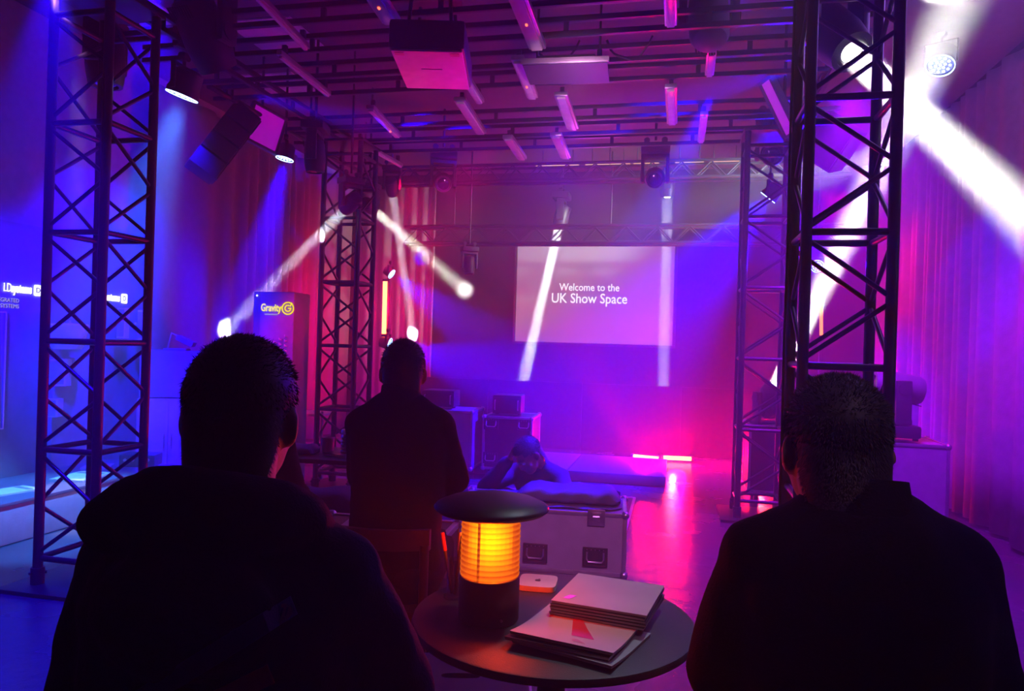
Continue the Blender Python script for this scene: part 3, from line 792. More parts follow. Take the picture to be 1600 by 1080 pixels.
prof += [(.04, .145), (0, .145)]
b.lathe(prof, n=24).build('jar_body', M['lens_dark'], t)
MB().lathe([(0, .144), (.046, .144), (.048, .15), (.048, .166), (.044, .172), (0, .172)], n=24).build('cap', M['steel'], t)
p = at(535, 722, 4.78)
t = thing('notebook', 'flat dark notebook lying by the cup on the small table', 'book', (p.x, p.y, .631), R(-20))
MB().box((0, 0, .008), (.2, .14, .014), bev=.002).build('page_block', M['paper_edge'], t)
MB().box((0, 0, .0165), (.206, .146, .003)).build('cover', M['cover_dark'], t)

# bits on the floor near the case
p = on_z(712, 786, 0)
t = thing('plastic_crate', 'small blue plastic crate on the floor behind the stand-collar man', 'crate', (-1.62, 5.45, .0), R(10))
b = MB()
for (c, d) in (((0, 0, .01), (.2, .16, .015)), ((0, -.08, .14), (.2, .01, .28)), ((0, .08, .14), (.2, .01, .28)), ((-.1, 0, .14), (.01, .16, .28)), ((.1, 0, .14), (.01, .16, .28))): b.box(c, d)
b.build('body', M['blue_plastic'], t)
MB().box((0, -.087, .27), (.214, .014, .02), bev=.003).build('rim', M['blue_plastic'], t)
MB().box((0, .087, .27), (.214, .014, .02), bev=.003).build('rim', M['blue_plastic'], t)

# ------------------------------------------------------------------ round table and what stands on it
TX, TY, TZ = -0.273, 1.79, 0.72
t = thing('round_table', 'round black table in the middle carrying the glowing lamp', 'table', (TX, TY, 0))
MB().lathe([(0, TZ - .022), (.335, TZ - .022), (.342, TZ - .019), (.345, TZ - .011), (.342, TZ - .002), (.338, TZ), (0, TZ)], n=72).build('table_top', M['table'], t)
MB().lathe([(0, .02), (.034, .02), (.034, TZ - .03), (.12, TZ - .026), (.12, TZ - .021), (0, TZ - .021)], n=28).build('pedestal', M['black'], t)
MB().lathe([(0, 0), (.235, 0), (.24, .006), (.235, .014), (.06, .026), (0, .026)], n=48).build('base_plate', M['black'], t)
lp = on_z(763, 966, TZ)
t = thing('table_lamp', 'mushroom lamp with black cap and glowing amber ringed glass', 'lamp', (lp.x, lp.y, TZ + .001))
MB().lathe([(0, 0), (.070, 0), (.073, .004), (.073, .100), (.070, .104), (0, .104)], n=48).build('base', M['black'], t)
def glow_shell():                         # added glow shells, no real part: brightness painted in, strongest half way up
    m = bpy.data.materials.new('added_glow'); m.use_nodes = True
    nt = m.node_tree; nt.nodes.clear()
    o = nt.nodes.new('ShaderNodeOutputMaterial'); tr = nt.nodes.new('ShaderNodeBsdfTransparent'); e = nt.nodes.new('ShaderNodeEmission')
    e.inputs[0].default_value = (1.0, .60, .004, 1)
    tc = nt.nodes.new('ShaderNodeTexCoord'); sx = nt.nodes.new('ShaderNodeSeparateXYZ'); nt.links.new(tc.outputs['Object'], sx.inputs[0])
    r = nt.nodes.new('ShaderNodeValToRGB'); mr = nt.nodes.new('ShaderNodeMapRange'); mr.inputs['From Min'].default_value = .105; mr.inputs['From Max'].default_value = .246
    nt.links.new(sx.outputs['Z'], mr.inputs['Value']); nt.links.new(mr.outputs['Result'], r.inputs['Fac'])
    r.color_ramp.elements[0].color = (.05, .05, .05, 1); r.color_ramp.elements[1].color = (.25, .25, .25, 1)
    k = r.color_ramp.elements.new(.55); k.color = (.8, .8, .8, 1)
    nt.links.new(r.outputs['Color'], e.inputs[1])
    ad = nt.nodes.new('ShaderNodeAddShader'); nt.links.new(tr.outputs[0], ad.inputs[0]); nt.links.new(e.outputs[0], ad.inputs[1]); nt.links.new(ad.outputs[0], o.inputs['Surface'])
    return m
gs = glow_shell()
for r_ in (.012, .024, .035, .045, .053): MB().lathe([(r_, .106), (r_, .135), (r_, .18), (r_, .22), (r_, .245)], n=40).build('glow_layer', gs, t, True)
ring = MB()
n = 28
def torus(R0, r, N=56, n=10):
    b = MB(); rings = []
    for i in range(N):
        a = 2 * PI * i / N
        rings.append([b.bm.verts.new(((R0 + r * math.cos(2 * PI * k / n)) * math.cos(a), (R0 + r * math.cos(2 * PI * k / n)) * math.sin(a), r * 1.02 * math.sin(2 * PI * k / n))) for k in range(n)])
    for i in range(N):
        for k in range(n): b._f((rings[i][k], rings[(i + 1) % N][k], rings[(i + 1) % N][(k + 1) % n], rings[i][(k + 1) % n]))
    return b
rm = torus(.0655, .0064).mesh('glass_ring', M['amber'], True)
for k in range(11): link('glass_ring', rm, t, (0, 0, .1115 + k * .0126))
MB().cyl((-.014, -.058, .105), (-.014, -.058, .246), .0035, n=8).build('support_rod', M['cover_red'], t)
MB().lathe([(0, .246), (.06, .246), (.10, .250), (.13, .259), (.1385, .266), (.139, .269), (.134, .275), (.11, .286), (.07, .295), (.03, .299), (0, .300)], n=64).build('cap', M['black'], t, True)
MB().ell((.045, -.059, .018), (.004, .003, .004), u=8, v=6).build('switch', M['steel'], t, True)
glow('table_lamp_bulb', (lp.x, lp.y, TZ + .175), (1.0, .05, .008), 13, .03)

p = on_z(709, 934, TZ)
t = thing('pen_holder', 'clear pen holder behind the glowing lamp', 'holder', (p.x, p.y, TZ + .001))
MB().lathe([(0, 0), (.026, 0), (.026, .006), (.02, .008), (.02, .1), (.0175, .1), (.0175, .008), (0, .008)], n=24).build('tube', M['clear'], t)
for k, (dx, dy, tx, ty) in enumerate(((-.006, 0, -.03, .0), (.004, .006, .004, .012), (.004, -.006, .018, -.006))):
    o = thing('pen', ('dark pen leaning out of the clear holder towards the wooden chair', 'dark pen standing upright in the clear holder', 'dark pen in the clear holder leaning against the lamp')[k], 'pen',
              (p.x + dx, p.y + dy, TZ + .012), group='pens in the clear holder')
    q = Vector((tx, ty, .155))
    MB().cyl((0, 0, 0), q * .7, .0045, n=8).build('barrel', M['case_black'], o)
    MB().cyl(q * .7, q, .0052, n=8).build('cap', (M['cover_red'], M['steel'], M['case_black'])[k], o)

# small white rounded box with a dark emblem
t = thing('white_box', 'small flat white rounded box with a tiny dark fruit emblem behind the lamp', 'box', (-.35, 2.0, TZ + .001), R(4))
MB().prism([(x, y) for x, y in rounded(.052, .054, 40, 6)], 0, .014).build('body', M['projector_white'], t)
b = MB()
pts = []
for i in range(28):
    a = 2 * PI * i / 28
    r_ = .0085 * (1 - .16 * math.exp(-((a - PI / 2) / .35) ** 2) - .10 * math.exp(-((a - 3 * PI / 2) / .3) ** 2)) * (1 - .3 * math.exp(-(min(a, 2 * PI - a) / .33) ** 2))
    pts.append((r_ * math.cos(a), r_ * math.sin(a)))
b.prism(pts, .0141, .0147)
b.prism([(.000, .009), (.001, .0125), (.0045, .0145), (.0035, .0105)], .0141, .0147)
b.build('emblem', M['case_black'], t, False)

# magazines
def magazine(label, x, y, z, rz, w, d, h, cover, bend=0.0, seed=0, group='brochures on the round table'):
    t = thing('brochure', label, 'brochure', (x, y, z), rz, group)
    def sheet(zb, th, ex, m, name):
        n = 14; b = MB(); V = []
        for j in range(n + 1):
            v = -d / 2 - ex + (d + 2 * ex) * j / n
            lift = bend * max(0, (-v / d + .1)) ** 2 * math.cos(0) 
            V.append([[b.bm.verts.new((u, v, zb + lift + s)) for u in (-w / 2 - ex, -w / 6, w / 6, w / 2 + ex)] for s in (0, th)])
        for j in range(n):
            for k in range(3):
                b._f((V[j][1][k], V[j][1][k + 1], V[j + 1][1][k + 1], V[j + 1][1][k])); b._f((V[j][0][k], V[j + 1][0][k], V[j + 1][0][k + 1], V[j][0][k + 1]))
            b._f((V[j][0][0], V[j][1][0], V[j + 1][1][0], V[j + 1][0][0])); b._f((V[j][0][3], V[j + 1][0][3], V[j + 1][1][3], V[j][1][3]))
        for jj in (0, n):
            for k in range(3): b._f((V[jj][0][k], V[jj][0][k + 1], V[jj][1][k + 1], V[jj][1][k]))
        return b.build(name, m, t, 'auto')
    sheet(0, h - .0022, -.001, M['paper_edge'], 'page_block'); sheet(h - .002, .0012, 0, cover, 'cover')
    return t, sheet
ux, uy, urz = -.141, 1.822, R(-9.5)
z = TZ + .001
lx, ly, lrz = -.195, 1.665, R(-13)
lows = []
for k, (lab, dx, dy, da) in enumerate((('lowest brochure of the front pair, slid out towards the table edge', .012, -.012, -5), ('middle dark-covered brochure under the red printed one', -.012, -.006, 2), ('front brochure with curled grey cover and a red printed strip', 0, 0, 0))):
    magazine(lab, lx + dx, ly + dy, z, lrz + R(da), .236, .232, .0075, M['cover'] if k != 1 else M['cover_dark'], .022 + .004 * k, k)
    z += .0082
zc = z
mz = zc + .0005
# printed strip on the top one
top = [o for o in bpy.data.objects if o.get('label', '').startswith('front brochure')][0]
def on_cover(name, poly, m, parent, zb, bend, d=.232):
    b = MB(); n = 8
    (x0, y0), (x1, y1), wd0, wd1 = poly
    L_ = []
    for j in range(n + 1):
        f = j / n; x, y = x0 + (x1 - x0) * f, y0 + (y1 - y0) * f; wd = wd0 + (wd1 - wd0) * f
        L_.append([b.bm.verts.new((x + s * wd, y, zb + bend * max(0, -y / d + .1) ** 2)) for s in (-1, 1)])
    for a, c in zip(L_, L_[1:]): b._f((a[0], a[1], c[1], c[0]))
    return b.build(name, m, parent, False)
on_cover('printed_strip', ((-.02, .05), (.03, -.055), .012, .026), M['cover_red'], top, .0072, .030)
on_cover('printed_mark', ((-.085, .03), (-.078, .065), .004, .004), M['cover_red'], top, .0072, .030)
on_cover('printed_mark', ((.02, -.075), (.035, -.095), .006, .016), pm('pink_print', (.5, .25, .3), .3), top, .0072, .030)
uz = TZ + .026
ords = ['lowest', 'second', 'third', 'fourth']
for k in range(5):
    lab = 'brochure in the neat rear stack, %s from below' % ords[k] if k < 4 else 'top brochure of the neat rear stack with grey glossy cover'
    if k < 4: lab = '%s dark-edged brochure in the neat rear stack, counted from below' % ords[k]
    tt, _ = magazine(lab, ux + .002 * math.sin(k * 2.1), uy + .001 * k, uz + k * .0068, urz + R((k * 37 % 5 - 2) * .5), .228, .232, .0064, M['cover'] if k == 4 else M['cover_dark'], 0, k)
on_cover('printed_mark', ((-.085, -.09), (-.075, -.06), .009, .009), M['cover_red'], tt, .0062, 0)

# ------------------------------------------------------------------ chairs
def wooden_chair(label, x, y, rz, back=.72, group='wooden chairs'):
    t = thing('chair', label, 'chair', (x, y, 0), rz, group)           # sitter faces local +Y
    MB().prism(rounded(.21, .21, 28, 4), .425, .455).build('seat', M['wood'], t)
    for sx in (-1, 1):
        MB().cyl((sx * .19, .18, 0), (sx * .175, .165, .43), .013, .018, 10).build('leg', M['wood'], t)
        MB().tube([(sx * .20, -.23, 0), (sx * .18, -.185, .43), (sx * .19, -.215, back - .02)], .016, 10).build('leg', M['wood'], t)
        MB().cyl((sx * .182, .165, .2), (sx * .188, -.20, .2), .009, n=8).build('stretcher', M['wood'], t)
    MB().cyl((-.175, .165, .24), (.175, .165, .24), .009, n=8).build('stretcher', M['wood'], t)
    pts = [(-.205, -.20), (-.1, -.245), (0, -.258), (.1, -.245), (.205, -.20)]
    b = MB(); V = [[b.bm.verts.new((px + 0, py + oy, back + oz)) for (oy, oz) in ((-.011, -.04), (.011, -.04), (.011, .03), (-.011, .03))] for px, py in pts]
    for a, c in zip(V, V[1:]):
        for k in range(4): b._f((a[k], a[(k + 1) % 4], c[(k + 1) % 4], c[k]))
    b._f(V[0][::-1]); b._f(V[-1]); b.build('backrest', M['wood'], t)
    return t

# ------------------------------------------------------------------ low plastic stool under the table edge
t = thing('step_stool', 'dark stool with pale rim and an oval grip slot under the table', 'stool', (-.56, 1.99, 0), R(14))
def slotplate(w, d, z0, z1, sw, sd):
    b = MB(); n = 32
    out = rounded(w, d, n, 7); inn = rounded(sw, sd, n, 3)
    A = [[b.bm.verts.new((x, y, z)) for x, y in P_] for P_, z in ((out, z1), (inn, z1), (inn, z0), (out, z0))]
    for k in range(4):
        for i in range(n): b._f((A[k][i], A[k][(i + 1) % n], A[(k + 1) % 4][(i + 1) % n], A[(k + 1) % 4][i]))
    return b
slotplate(.19, .15, .425, .45, .055, .016).build('seat', M['grey'], t)
slotplate(.197, .157, .43, .447, .19, .15).build('rim', M['steel'], t)
for sx in (-1, 1):
    for sy in (-1, 1): MB().cyl((sx * .185, sy * .15, 0), (sx * .16, sy * .12, .43), .014, n=10).build('leg', M['alu'], t)

# ------------------------------------------------------------------ projector, speakers, light panels
t = thing('projector', 'projector box with pink-lit underside hanging from the grid', 'projector', (-1.41, 4.03, 2.95), R(12))
MB().box((0, 0, .085), (.41, .60, .16), bev=.02).build('body', M['case_black'], t)
MB().box((0, 0, .0), (.385, .575, .014), bev=.006).build('underside', M['projector_white'], t)
for sx in (-1, 1): MB().box((sx * .15, -.255, -.0085), (.05, .035, .003)).build('sticker', M['label_tan'], t)
MB().box((.0, -.04, -.0085), (.12, .004, .003)).build('seam', M['grey'], t)
MB().lathe([(0, 0), (.05, 0), (.055, .02), (.045, .03), (0, .02)], n=20, rot=RX, c=(.08, .30, .09)).build('lens', M['lens_dark'], t)
for sx in (-1, 1):
    for sy in (-1, 1): MB().cyl((sx * .12, sy * .18, .16), (sx * .1, sy * .15, .46), .011, n=8).build('drop_rod', M['black'], t)
MB().box((0, 0, .44), (.3, .4, .02)).build('mount_plate', M['black'], t)

t = thing('device_shelf', 'dark hung tray with violet front edge beside the projector', 'tray', (-.72, 4.62, 3.12), R(3))
MB().box((0, 0, 0), (.52, .34, .02)).build('tray', M['case_black'], t)
MB().box((0, -.17, .012), (.54, .02, .035), bev=.004).build('front_edge', M['alu'], t)
MB().box((0, .02, .045), (.36, .22, .07), bev=.008).build('device', M['housing'], t)
for sx in (-1, 1): MB().cyl((sx * .2, .05, .0), (sx * .2, .05, .775), .008, n=8).build('drop_rod', M['black'], t)

def speaker(label, loc, rot, w, d, h, n, group='hung loudspeakers', drop=1.2):
    t = thing('loudspeaker', label, 'loudspeaker', loc, rot, group)
    for k in range(n):
        z = (k - (n - 1) / 2) * h
        c = MB().box((0, 0, z), (w, d, h - .012), bev=.012).build('cabinet', M['housing'], t)
        MB().box((0, -d / 2 - .006, z), (w - .03, .012, h - .04), bev=.004).build('grille', M['case_black'], c)
    return t
# the long leaning column: axis from lower end to upper end
a, b_ = at(318, 262, 6.0), at(378, 185, 6.15)
rot = (b_ - a).to_track_quat('Z', 'Y').to_euler()
speaker('long dark loudspeaker column hanging tilted next to the square light panel', (a + b_) / 2, rot, .30, .24, .165, 4)
a = at(1298, 222, 5.9)
speaker('dark boxy loudspeaker hanging tilted behind the tall front truss', a, (R(20), R(38), R(-20)), .34, .28, .36, 1)
m_ = MB()
t = thing('hanging_bar', 'dark pipe along the side that carries the tilted loudspeaker column and light panel', 'pipe', (-3.55, 5.0, 3.30))
MB().cyl((0, 0, 0), (0, 3.2, 0), .024, n=12).build('pipe', M['truss'], t)
for y in (.3, 1.6, 2.9): MB().cyl((0, y, 0), (0, y, .62), .012, n=8).build('drop_rod', M['black'], t)

def light_panel(label, quad, d, group='square light panels'):
    c = [at(x, y, dd) for (x, y), dd in zip(quad, d)]
    o = sum(c, Vector()) / 4
    ex = ((c[1] - c[0]) + (c[2] - c[3])); ez = ((c[0] - c[3]) + (c[1] - c[2])); w, h = ex.length / 2, ez.length / 2
    ex.normalize(); ez = (ez - ex * ex.dot(ez)).normalized(); ey = ez.cross(ex)
    mt = Matrix((ex, ey, ez)).transposed()
    t = thing('panel_lamp', label, 'light', o, mt.to_euler(), group)
    MB().box((0, 0, 0), (w, .03, h), bev=.004).build('diffuser', M['panel_face'], t)
    for (cc, dd) in (((0, 0, h / 2 + .012), (w + .05, .05, .025)), ((0, 0, -h / 2 - .012), (w + .05, .05, .025)), ((-w / 2 - .012, 0, 0), (.025, .05, h)), ((w / 2 + .012, 0, 0), (.025, .05, h))):
        MB().box(cc, dd, bev=.004).build('frame_bar', M['grey_housing'], t)
    MB().box((0, .04, 0), (w * .9, .04, h * .9), bev=.01).build('back_shell', M['housing'], t)
    dr = mt.inverted() @ Vector((0, 0, 3.895 - o.z)); MB().cyl((0, .05, 0), Vector((0, .05, 0)) + dr, .012, n=8).build('drop_rod', M['black'], t)
    return t
light_panel('square light panel tilted and magenta lit, hanging by the loudspeaker column', [(398, 165), (446, 188), (426, 238), (383, 212)], (6.3, 6.5, 6.45, 6.25))
light_panel('square light panel tilted on edge at the top of the open-floor side', [(1196, 128), (1212, 120), (1236, 205), (1226, 214)], (5.6, 5.5, 5.6, 5.7))

# ------------------------------------------------------------------ display wall and plinth
t = thing('display_wall', 'dark display wall with white speaker-maker lettering above a low plinth', 'display', (XL + .01, 4.3, 0))
MB().box((.04, .55, 1.1), (.08, 3.3, 2.2)).build('board', M['midgrey'], t)
MB().box((.09, .1, 1.08), (.02, .28, .86), bev=.003).build('poster_panel', M['midgrey'], t)
for (c, d) in (((.095, -.045, 1.08), (.025, .012, .88)), ((.095, .25, 1.08), (.025, .012, .88)), ((.095, .1, .645), (.025, .3, .012)), ((.095, .1, 1.515), (.025, .3, .012))): MB().box(c, d).build('frame_strip', M['white'], t)
RXL = (PI / 2, 0, PI / 2)
def ld_sign(y0, size, w):
    text('lettering', 'LD', size, M['sign_white'], t, (.088, y0, 1.70), RXL, .002, 'LEFT', .62, -.001)
    text('lettering', 'systems', size, M['sign_white'], t, (.088, y0 + .066, 1.70), RXL, .002, 'LEFT', .62, .003)
    MB().prism(rounded(.036, .043, 32, 7), 0, .004, Matrix(((0, 0, 1), (1, 0, 0), (0, 1, 0))), (.086, y0 + .305, 1.70)).build('sign_badge', M['sign_white'], t, False)
    text('badge_letter', 'D', .058, M['case_black'], t, (.0915, y0 + .305, 1.70), RXL, .0006, 'CENTER', 1.0, .001)
ld_sign(.235, .093, 1); ld_sign(1.165, .093, 1)
text('lettering', 'INTEGRATED\nSYSTEMS', .044, M['sign_small'], t, (.088, .375, 1.585), RXL, .001, 'RIGHT', .95)
MB().box((.10, .95, .62), (.05, .55, 1.1), bev=.003).build('pale_panel', M['grey'], t)
MB().box((.10, .78, 1.36), (.05, .36, .10), bev=.003).build('light_shelf', M['white'], t)

t = thing('plinth', 'long low display plinth with white-lit top below the display wall', 'plinth', (-4.50, 4.62, 0))
MB().box((0, 0, .13), (.72, 1.8, .25), bev=.006).build('carcass', M['grey'], t)
MB().box((0, 0, .266), (.74, 1.82, .022), bev=.004).build('top_board', M['riser'], t)
for k, (x, y, w, d, h, lab) in enumerate(((.1, -.45, .20, .30, .012, 'white printed sheet lying nearest on the display plinth'), (.12, .15, .26, .36, .014, 'bright white sheet in the pool of light on the display plinth'),
                                          (-.1, .55, .2, .2, .012, 'white sheet at the far end of the display plinth'))):
    o = thing('printed_sheet', lab, 'paper', (-4.50 + x, 4.62 + y, .278), R(20 * k - 12), 'sheets on the display plinth')
    MB().box((0, 0, h / 2), (w, d, h)).build('sheet', M['white'], o); MB().box((0, d * .3, h + .0006), (w * .8, d * .12, .0008)).build('print_block', M['midgrey'], o)
t = thing('floor_device', 'small dark device with glinting knobs at the far end of the display plinth', 'device', (-4.36, 5.38, .278), R(20))
MB().box((0, 0, .05), (.28, .2, .1), bev=.01).build('body', M['housing'], t)
for k in range(4): MB().cyl((-.09 + k * .06, -.1, .06), (-.09 + k * .06, -.115, .06), .012, n=10).build('knob', M['steel'], t)

def wall_speaker(label, px, py, w, h, m='white', tilt=0.0, arm=True):
    p = on_x(px, py, XL + .22)
    t = thing('wall_speaker', label, 'loudspeaker', p, (0, 0, R(18)), 'white loudspeakers on the display wall')
    b = MB().prism(rounded(w / 2, .06, 20, 5), -h / 2, h / 2).build('cabinet', M[m], t)
    MB().box((.0, -.058, 0), (w * .8, .012, h * .88), bev=.003).build('grille', M['grey'], t)
    if arm:
        MB().cyl((0, .05, 0), (-.13, .11, 0), .012, n=8).build('bracket', M['steel'], t); MB().ell((-.12, .1, .0), (.03, .03, .03), u=10, v=6).build('ball_joint', M['white'], t)
    return t
wall_speaker('larger white loudspeaker on a ball bracket below the white drum', 95, 582, .13, .21)
wall_speaker('smaller white loudspeaker on a ball bracket, lower of the bracket pair', 84, 637, .11, .14)
wall_speaker('slim pale column loudspeaker, nearer of the pair under the second lettering', 193, 505, .07, .27)
wall_speaker('slim pale column loudspeaker, farther of the pair under the second lettering', 224, 508, .07, .27)
p = on_x(106, 524, XL + .26)
t = thing('pendant_speaker', 'white drum-shaped pendant loudspeaker with bright lit top on the display wall', 'loudspeaker', p)
MB().lathe([(0, -.11), (.10, -.11), (.115, -.09), (.145, .05), (.15, .08), (.14, .09), (0, .10)], n=36).build('drum', M['white'], t)
MB().lathe([(.02, .10), (.02, .12), (0, .12)], n=12).build('top_knob', M['steel'], t)
MB().box((-.16, 0, .02), (.14, .03, .03)).build('bracket', M['steel'], t)

# white cabinet and lettered pillar
t = thing('storage_cabinet', 'pale grey cabinet with darker upper door standing behind the long-haired front man', 'cabinet', (-4.53, 5.98, 0), R(30))
t['label'] = 'pale grey cabinet with darker upper part standing beyond the display plinth'
MB().box((0, 0, .41), (.52, .45, .80), bev=.005).build('lower_body', M['grey'], t)
MB().box((0, 0, 1.03), (.50, .42, .42), bev=.005).build('upper_body', M['midgrey'], t)
for s in (-1, 1):
    d_ = MB().box((s * .128, -.233, .41), (.25, .016, .77), bev=.003).build('door', M['grey'], t); MB().cyl((s * .03, -.25, .36), (s * .03, -.25, .5), .006, n=8).build('handle', M['steel'], d_)
t = thing('desk_lamp_stand', 'small angled device stand on top of the pale cabinet', 'stand', (-4.50, 5.98, 1.241), R(20))
MB().box((0, 0, .01), (.2, .14, .02), bev=.004).build('base', M['grey_housing'], t)
MB().tube([(-.08, 0, .02), (-.05, 0, .16), (.04, 0, .12)], .009, 8).build('arm', M['steel'], t)
MB().box((.08, 0, .09), (.16, .12, .05), Matrix.Rotation(R(25), 3, 'Y'), bev=.008).build('head', M['grey_housing'], t)

p = at(440, 520, 7.1)
t = thing('display_pillar', 'tall display pillar with yellow lit lettering and white product hooks', 'display', (p.x, p.y, 0), R(4))
ph = 1.82
MB().box((0, 0, ph / 2), (.41, .34, ph), bev=.006).build('carcass', M['midgrey'], t)
MB().box((.035, -.175, ph / 2), (.335, .012, ph - .02), bev=.002).build('front_panel', M['grey'], t)
gy = text('lettering', 'Gravity', .098, M['sign_yellow'], t, (-.125, -.184, ph - .155), (PI / 2, 0, 0), .002, 'LEFT', .70, .0025)
rot = Matrix.Rotation(PI / 2, 3, 'X')
b = MB(); n = 36
def arc_band(b, r0, r1, a0, a1, c, z=.004, n=30):
    P_ = []
    for i in range(n + 1):
        a = a0 + (a1 - a0) * i / n
        P_.append([b.bm.verts.new(Vector((c[0] + r * math.cos(a), y, c[1] + r * math.sin(a)))) for r, y in ((r0, c[2]), (r1, c[2]), (r1, c[2] - z), (r0, c[2] - z))])
    for A, B_ in zip(P_, P_[1:]):
        for k in range(4): b._f((A[k], B_[k], B_[(k + 1) % 4], A[(k + 1) % 4]))
    b._f(P_[0]); b._f(P_[-1][::-1])
c_ = (.145, ph - .155, -.182)
arc_band(b, .050, .062, 0, 2 * PI, c_); arc_band(b, .022, .034, R(60), R(360), c_)
b.box((c_[0] + .018, c_[2] - .002, c_[1]), (.034, .004, .011)); b.box((c_[0] + .03, c_[2] - .002, c_[1] + .035), (.012, .004, .04), Matrix.Rotation(R(25), 3, 'Y'))
b.build('round_logo', M['sign_yellow'], t, False)
MB().box((-.02, -.183, ph - .215), (.13, .003, .012)).build('tagline', M['sign_small'], t)
for col, xs in enumerate((.03, .085, .14)):
    for k in range(6 - col):
        z = ph - .42 - .045 * k - .03 * (2 - col)
        link('hook', shared('hook', lambda: MB().cyl((0, 0, 0), (0, -.04, 0), .006, n=8).cyl((0, -.04, 0), (0, -.04, .018), .006, n=8).mesh('hook', M['white'], 'auto')), t, (xs, -.181, z))
MB().ell((-.17, -.178, ph - .04), (.008, .005, .008), u=8, v=6).build('pin_light', M['sign_white'], t)

# stands behind the front man: small shelf with cables by the rear tower
p = at(484, 660, 7.6)
t = thing('equipment_cart', 'small pink-lit equipment cart behind the front man in the dark hood', 'cart', (p.x - .05, p.y, 0), R(10))
for z in (.25, .62): MB().box((0, 0, z), (.5, .4, .025), bev=.004).build('shelf', M['white'] if z > .5 else M['midgrey'], t)
for sx in (-1, 1):
    for sy in (-1, 1): MB().cyl((sx * .23, sy * .18, .06), (sx * .23, sy * .18, .66), .012, n=8).build('post', M['alu'], t); MB().cyl((sx * .23 - .015, sy * .18, .03), (sx * .23 + .015, sy * .18, .03), .03, n=12).build('castor', M['rubber'], t)
t['label'] = 'small pink-lit two-shelf equipment cart beside the rear truss tower'
# loose cables
def cable(label, pts, r=.008):
    o = MB().tube(pts, r, 6).build('cable', M['rubber'], None, True); return tag(o, label, 'cable', 'cables hanging in the grid')
for k, (x, y, lab) in enumerate(((876, 110, 'black cable loop hanging by the centre batten light'), (985, 105, 'slack cable sagging between the second and third beams'), (700, 140, 'cable dangling behind the projector corner'))):
    a = on_z(x, y, 3.30); a.y = min(ys, key=lambda v: abs(v - a.y)) - .02; a.z = 3.40
    cable(lab, [a + Vector((.30 * (i / 12) - .15, .03 * math.sin(i), -.11 * math.sin(PI * i / 12) + (.03 if i in (0, 12) else 0))) for i in range(13)])

# ------------------------------------------------------------------ people
TEXF = bpy.data.textures.new('cloth_folds', 'CLOUDS'); TEXF.noise_scale = 0.11; TEXF.noise_depth = 2
def cap(b, p, q, r0, r1, n=14):
    p, q = Vector(p), Vector(q); b.cyl(p, q, r0, r1, n); b.ell(p, (r0,) * 3, u=n, v=8); b.ell(q, (r1,) * 3, u=n, v=8)
def chain(b, pts, rs, n=14):
    for (p, q), (r0, r1) in zip(zip(pts, pts[1:]), zip(rs, rs[1:])): cap(b, p, q, r0, r1, n)
def fuse(b, name, m, voxel, smooth=4, folds=0.0, parent=None, loc=None):
    me = b.mesh(name + '_raw', m, True)
    o = bpy.data.objects.new(name + '_raw', me); C.objects.link(o)
    r = o.modifiers.new('fuse', 'REMESH'); r.mode = 'VOXEL'; r.voxel_size = voxel; r.use_smooth_shade = True
    s = o.modifiers.new('smooth', 'SMOOTH'); s.factor = 0.5; s.iterations = smooth
    if folds:
        d = o.modifiers.new('folds', 'DISPLACE'); d.texture = TEXF; d.strength = folds; d.mid_level = 0.5; d.texture_coords = 'LOCAL'
    dg = bpy.context.evaluated_depsgraph_get()
    out = bpy.data.meshes.new_from_object(o.evaluated_get(dg), preserve_all_data_layers=False, depsgraph=dg)
    out.name = name; out.materials.clear(); out.materials.append(m)
    out.polygons.foreach_set('use_smooth', [True] * len(out.polygons))
    bpy.data.objects.remove(o); bpy.data.meshes.remove(me)
    return link(name, out, parent, loc)
def hand(b, w, d, nrm, side, s=1.0):
    """palm, four bent fingers of different length and a thumb from the side of the palm; w wrist, d along the hand, nrm back of the hand"""
    d = Vector(d).normalized(); nrm = (Vector(nrm) - d * Vector(nrm).dot(d)).normalized(); x = d.cross(nrm) * side
    w = Vector(w)
    rot = Matrix((x, d, nrm)).transposed()
    b.ell(w + d * .052 * s, (.042 * s, .056 * s, .017 * s), rot, u=14, v=8)
    for k, (ox, L) in enumerate(((.030, .070), (.011, .079), (-.009, .074), (-.028, .058))):
        p = w + d * .085 * s + x * ox * s
        q = p + (d * .8 - nrm * .45).normalized() * L * .5 * s + x * ox * .1
        e = q + (d * .35 - nrm * .9).normalized() * L * .5 * s
        chain(b, [w + d * .05 * s + x * ox * .8 * s, p, q, e], [.010 * s, .0095 * s, .0085 * s, .0072 * s], 8)
    p = w + d * .022 * s + x * .034 * s; q = p + (d * .7 + x * .7 - nrm * .2).normalized() * .04 * s; e = q + (d * .9 + x * .15 - nrm * .35).normalized() * .032 * s
    chain(b, [w + d * .02 * s + x * .015 * s, p, q, e], [.014 * s, .0125 * s, .0105 * s, .009 * s], 8)
